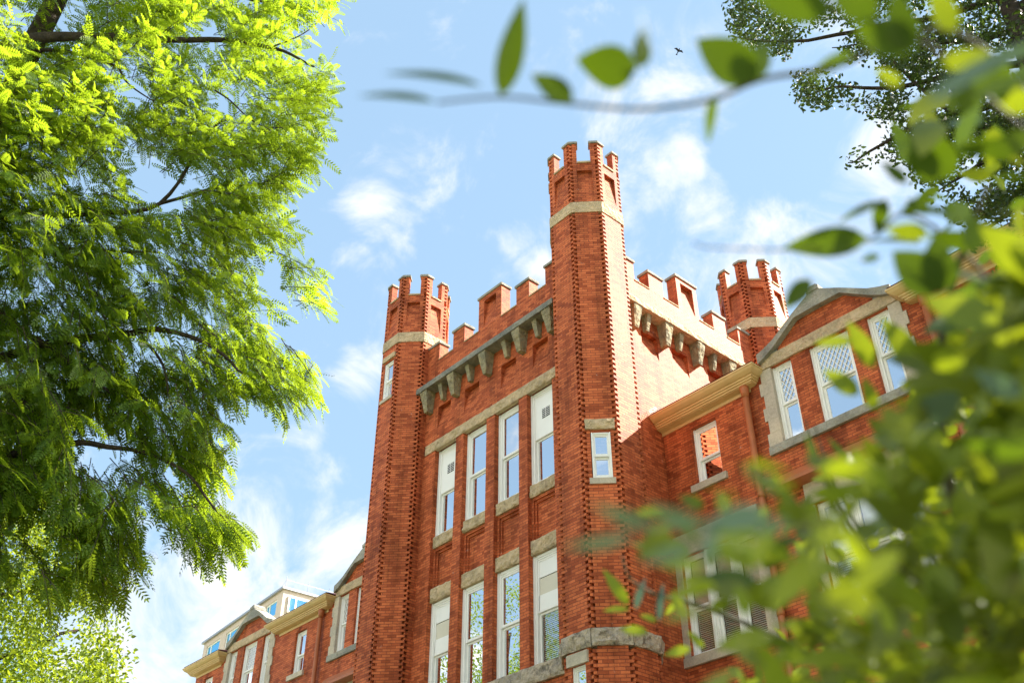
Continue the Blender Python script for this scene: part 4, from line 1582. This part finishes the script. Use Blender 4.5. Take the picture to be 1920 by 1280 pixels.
def shrub():
    base = at(1900, 1900, 1.7)
    base[2] = 0
    t = root('shrub', 'leafy foreground shrub, out of focus, its sprays reaching in from the right', 'shrub', tuple(base))
    br = {}

    def branch(key, pts, r0, r1):
        mb = MB()
        a, r = limb_mesh([np.array(p) for p in pts], r0, r1, 7, .006)
        mb.tube(a, r, 7)
        br[key] = mb.build('branch', [M['shrubtwig']], t, True)
        WL[br[key].name] = (0, 0, 0)
        return br[key]
    b1 = branch('top', [atr(2050, 330, 1.15), atr(1800, 60, 1.05), atr(1560, 120, .98), atr(1430, 142, .93), atr(1330, 182, .9), atr(1200, 200, .86), atr(1060, 190, .86), atr(940, 180, .86), atr(820, 192, .85)], .0034, .0012)
    b2 = branch('mid', [atr(2000, 700, 1.3), atr(1850, 520, 1.2), atr(1760, 430, 1.15), atr(1690, 400, 1.1), atr(1630, 445, 1.06), atr(1480, 462, 1.0), atr(1300, 455, .95)], .003, .0007)
    b3 = branch('low', [atr(1750, 1400, 1.9), atr(1520, 1230, 1.85), atr(1400, 1170, 1.8), atr(1290, 1130, 1.75), atr(1225, 1115, 1.72), atr(1180, 1085, 1.7), atr(1165, 1040, 1.7)], .006, .0015)
    b4 = branch('teal', [atr(1800, 1150, 1.0), atr(1600, 1010, .95), atr(1480, 985, .75), atr(1330, 990, .62), atr(1200, 1000, .56)], .0025, .0008)
    b5 = branch('upper', [atr(2000, 300, 1.0), atr(1880, 200, .95), atr(1760, 90, .9), atr(1640, 30, .88), atr(1480, -20, .86)], .003, .0012)
    b6 = branch('bulk', [base, base + (.05, 0, .8), atr(1900, 1250, 1.5), atr(1800, 1000, 1.45), atr(1760, 760, 1.4), atr(1780, 560, 1.35), atr(1850, 350, 1.3)], .014, .003)

    def L(b, p0, p1, d, w, mat='darkleaf', roll=0.25, dd=0.0, curl=.16):
        put_leaf(b, atr(p0[0], p0[1], d), atr(p1[0], p1[1], d + dd), w, roll, mat, curl=curl)
    # top spray
    L(b1, (938, 182), (985, -4), .86, .30, roll=.1)
    L(b1, (818, 192), (672, 160), .85, .20, roll=1.05)
    L(b1, (905, 162), (722, 112), .85, .17, roll=1.05)
    L(b1, (1074, 190), (998, 136), .86, .55, roll=.3)
    L(b1, (1195, 128), (1078, 122), .87, .80, roll=-.35, curl=.25)
    L(b1, (1200, 128), (1207, 56), .87, .62, roll=.5)
    L(b1, (1420, 150), (1306, 70), .92, .66, roll=.15)
    L(b1, (1395, 158), (1440, 70), .92, .62, roll=-.2, dd=.02)
    L(b1, (1342, 176), (1320, 270), .9, .30, roll=.6)
    L(b1, (1600, 100), (1508, 142), .98, .36, roll=.5)
    L(b1, (1210, 120), (1215, 20), .60, .20, roll=1.1)
    L(b1, (1690, 160), (1640, 128), 1.0, .45, 'youngleaf', roll=.2)
    # middle spray
    L(b2, (1628, 447), (1466, 462), 1.02, .40, roll=.15)
    L(b2, (1522, 524), (1466, 578), 1.02, .55, roll=.3)
    L(b2, (1655, 378), (1566, 408), 1.06, .30, roll=.9)
    L(b2, (1660, 372), (1640, 440), 1.06, .50, roll=.3)
    L(b2, (1700, 345), (1655, 300), 1.08, .45, roll=.5)
    L(b2, (1790, 330), (1705, 250), 1.1, .66, roll=.1)
    L(b2, (1745, 345), (1745, 232), 1.12, .80, roll=.1)
    L(b2, (1770, 545), (1672, 470), 1.0, .72, roll=.0)
    L(b2, (1765, 550), (1755, 440), 1.0, .66, roll=.2)
    L(b2, (1650, 480), (1612, 488), 1.04, .5, roll=.4)
    L(b2, (1745, 400), (1700, 372), 1.1, .55, roll=.4)
    L(b2, (1690, 400), (1760, 360), 1.12, .5, roll=.7)
    L(b2, (1640, 690), (1590, 600), 1.25, .40, 'youngleaf', roll=.1)
    L(b2, (1722, 690), (1655, 592), 1.25, .42, 'youngleaf', roll=.2)
    L(b2, (1600, 640), (1525, 640), 1.25, .35, 'youngleaf', roll=.4)
    L(b2, (1610, 740), (1545, 690), 1.25, .50, 'youngleaf', roll=.3)
    L(b2, (1640, 770), (1622, 705), 1.25, .42, 'youngleaf', roll=.3)
    L(b2, (1800, 700), (1735, 640), 1.2, .45, 'youngleaf', roll=.3)
    L(b2, (1800, 735), (1655, 830), .95, .46, 'glaucous', roll=-.6)
    L(b2, (1920, 740), (1820, 700), .85, .55, 'glaucous', roll=-.6)
    L(b2, (1960, 830), (1800, 845), .80, .45, roll=-.6)
    # big near leaves, top right
    L(b5, (1560, 25), (1400, -20), .82, .45, roll=.1)
    L(b5, (1640, 40), (1560, -40), .84, .6, roll=.2)
    L(b5, (1720, 90), (1600, 50), .84, .6, roll=.1)
    L(b5, (1700, 100), (1680, -20), .84, .55, roll=.2)
    L(b5, (1790, 60), (1745, -30), .9, .5, 'youngleaf', roll=.2)
    L(b5, (1740, 190), (1930, 60), .70, .22, 'glaucous', roll=-.7)
    L(b5, (1850, 170), (1960, 210), 1.0, .5, 'youngleaf', roll=.2)
    L(b5, (1840, 290), (1960, 250), .95, .5, roll=.4)
    L(b5, (1820, 180), (1960, 130), .75, .35, roll=-.7)
    L(b5, (1760, 120), (1860, 100), .9, .45, 'youngleaf', roll=.3)
    # sharper spray low in the middle
    for p0, p1, w, rl, mt in [((1178, 1134), (1132, 1064), .30, .2, 'youngleaf'), ((1180, 1142), (1130, 1140), .30, .6, 'youngleaf'),
                          ((1192, 1142), (1206, 1080), .30, -.6, 'glaucous'), ((1236, 1165), (1238, 1090), .24, -.6, 'glaucous'),
                          ((1232, 1164), (1200, 1150), .40, .4, 'youngleaf'), ((1285, 1160), (1260, 1105), .36, .2, 'youngleaf'),
                          ((1215, 1185), (1160, 1175), .36, .3, 'youngleaf'), ((1295, 1215), (1245, 1225), .40, .3, 'youngleaf'),
                          ((1320, 1215), (1290, 1180), .40, .3, 'youngleaf'), ((1270, 1130), (1245, 1150), .40, .5, 'youngleaf')]:
        L(b3, p0, p1, 1.72, w, mt, roll=rl)
    # strongly blurred bluish leaves
    for p0, p1, w, rl, dd in [((1190, 1000), (1058, 1038), .26, -.85, .0), ((1230, 985), (1105, 955), .30, -.8, .0), ((1330, 985), (1205, 955), .34, -.85, .0),
                              ((1300, 1020), (1200, 1060), .36, -.6, .0), ((1440, 960), (1310, 985), .40, .3, .0), ((1330, 1060), (1330, 970), .4, -.8, 0.), ((1480, 975), (1400, 1000), .4, -.5, 0)]:
        L(b4, p0, p1, .56, w, 'glaucous', roll=rl * .8, dd=dd)
    L(b4, (1420, 1090), (1290, 1080), 1.0, .42, roll=.7)
    L(b4, (1470, 1075), (1400, 1130), 1.0, .42, 'youngleaf', roll=.4)
    L(b4, (1500, 1010), (1440, 1020), 1.1, .4, roll=.6)

    # the mass of leaves behind and below, as sprays on the bulk of the shrub
    poly = [(1290, 1420), (1320, 1290), (1430, 1220), (1480, 1120), (1500, 960), (1600, 850), (1690, 800), (1770, 690), (1800, 610), (1850, 560), (1930, 500), (2120, 430), (2120, 1450)]
    s = sample_poly(poly, 3000)
    w = np.array([min(1, max(0.0, (x - 1450) / 400) * .9 + max(0, (y - 950) / 450) * .45) for x, y in s])
    s = s[rng.random(len(s)) < .04 + .60 * w ** 1.4 + .30 * np.clip((s[:, 0] - 1680) / 120, 0, 1)]
    top = sample_poly([(1690, 330), (1760, 180), (1880, 90), (1990, 60), (2020, 640), (1790, 600), (1740, 520)], 95)
    veil = sample_poly([(1240, 950), (1420, 910), (1580, 830), (1720, 720), (1720, 1180), (1400, 1270), (1280, 1220)], 110)
    s = np.concatenate([s, veil, top])
    n = len(s)
    r = .9 + 1.9 * rng.random(n) ** 1.2
    r[-205:-95] = .6 + .6 * rng.random(110)
    d = RT[None] * (s[:, 0] - 960)[:, None] + UP[None] * (640 - s[:, 1])[:, None] + FW[None] * F_PX
    P = np.array([0, 0, EYE]) + norm(d) * r[:, None]
    ax = -RT * .6 + np.array([0, 0, .25]) + rng.normal(0, .7, (n, 3))
    nr = np.array([0, 0, .75]) - FW * .45 + rng.normal(0, .55, (n, 3))
    sz = .036 + .040 * rng.random(n)
    sz[-205:-95] *= .62
    mi = (rng.random(n) < .45).astype(int)
    mi[-95:] = np.where(rng.random(95) < .75, 2, mi[-95:])
    leaves_mesh('foliage', BLADE[0], BLADE[1], P, ax, nr, sz, [M['shrubleaf'], M['youngleaf'], M['darkleaf']], t, mi)
    # thin leaves-bearing shoots through the mass
    for i in range(14):
        x, y = 1450 + 470 * rng.random(), 760 + 480 * rng.random()
        rr = 1.1 + 1.2 * rng.random()
        p0, p1, p2 = atr(x + 120, y + 260, rr), atr(x + 40, y + 110, rr), atr(x, y, rr)
        mb = MB()
        a, rd = limb_mesh([p0, p1, p2], .004, .0012, 6, .004)
        mb.tube(a, rd, 6)
        mb.build('branch', [M['shrubtwig']], t, True)


shrub()


# ------------------------------------------------------------------ a bird, far up
def bird():
    p = at(1272, 96, 38)
    b = root('bird', 'small dark bird gliding high in the blue sky above the tallest turret', 'bird', tuple(p))
    mb = MB()
    f = norm(RT * .45 + UP * .9)
    s = norm(np.cross(f, FW))
    body = [p - f * .16, p - f * .10, p, p + f * .09, p + f * .14, p + f * .18]
    mb.tube(body, [.008, .028, .045, .036, .024, .006], 8)
    for sg in (-1, 1):
        r0, r1 = p + f * .06, p - f * .05
        m0, m1 = p + s * sg * .16 + f * .12 - FW * .03, p + s * sg * .15 - f * .0 - FW * .03
        t0 = p + s * sg * .30 + f * .02
        up = FW * .008
        vs = [tuple(q + up) for q in (r0, r1, m1, m0, t0)] + [tuple(q - up) for q in (r0, r1, m1, m0, t0)]
        mb.add(vs, [(0, 1, 2, 3), (3, 2, 4), (8, 7, 6, 5), (9, 7, 8), (0, 3, 8, 5), (3, 4, 9, 8), (4, 2, 7, 9), (2, 1, 6, 7)])
    q0 = p - f * .14
    mb.hexa([tuple(q0 + s * .015), tuple(q0 - s * .015), tuple(q0 - s * .015 + FW * .01), tuple(q0 + s * .015 + FW * .01),
             tuple(q0 - f * .12 + s * .05), tuple(q0 - f * .12 - s * .05), tuple(q0 - f * .12 - s * .05 + FW * .01), tuple(q0 - f * .12 + s * .05 + FW * .01)])
    mb.build('body', [M['dark']], b)


bird()
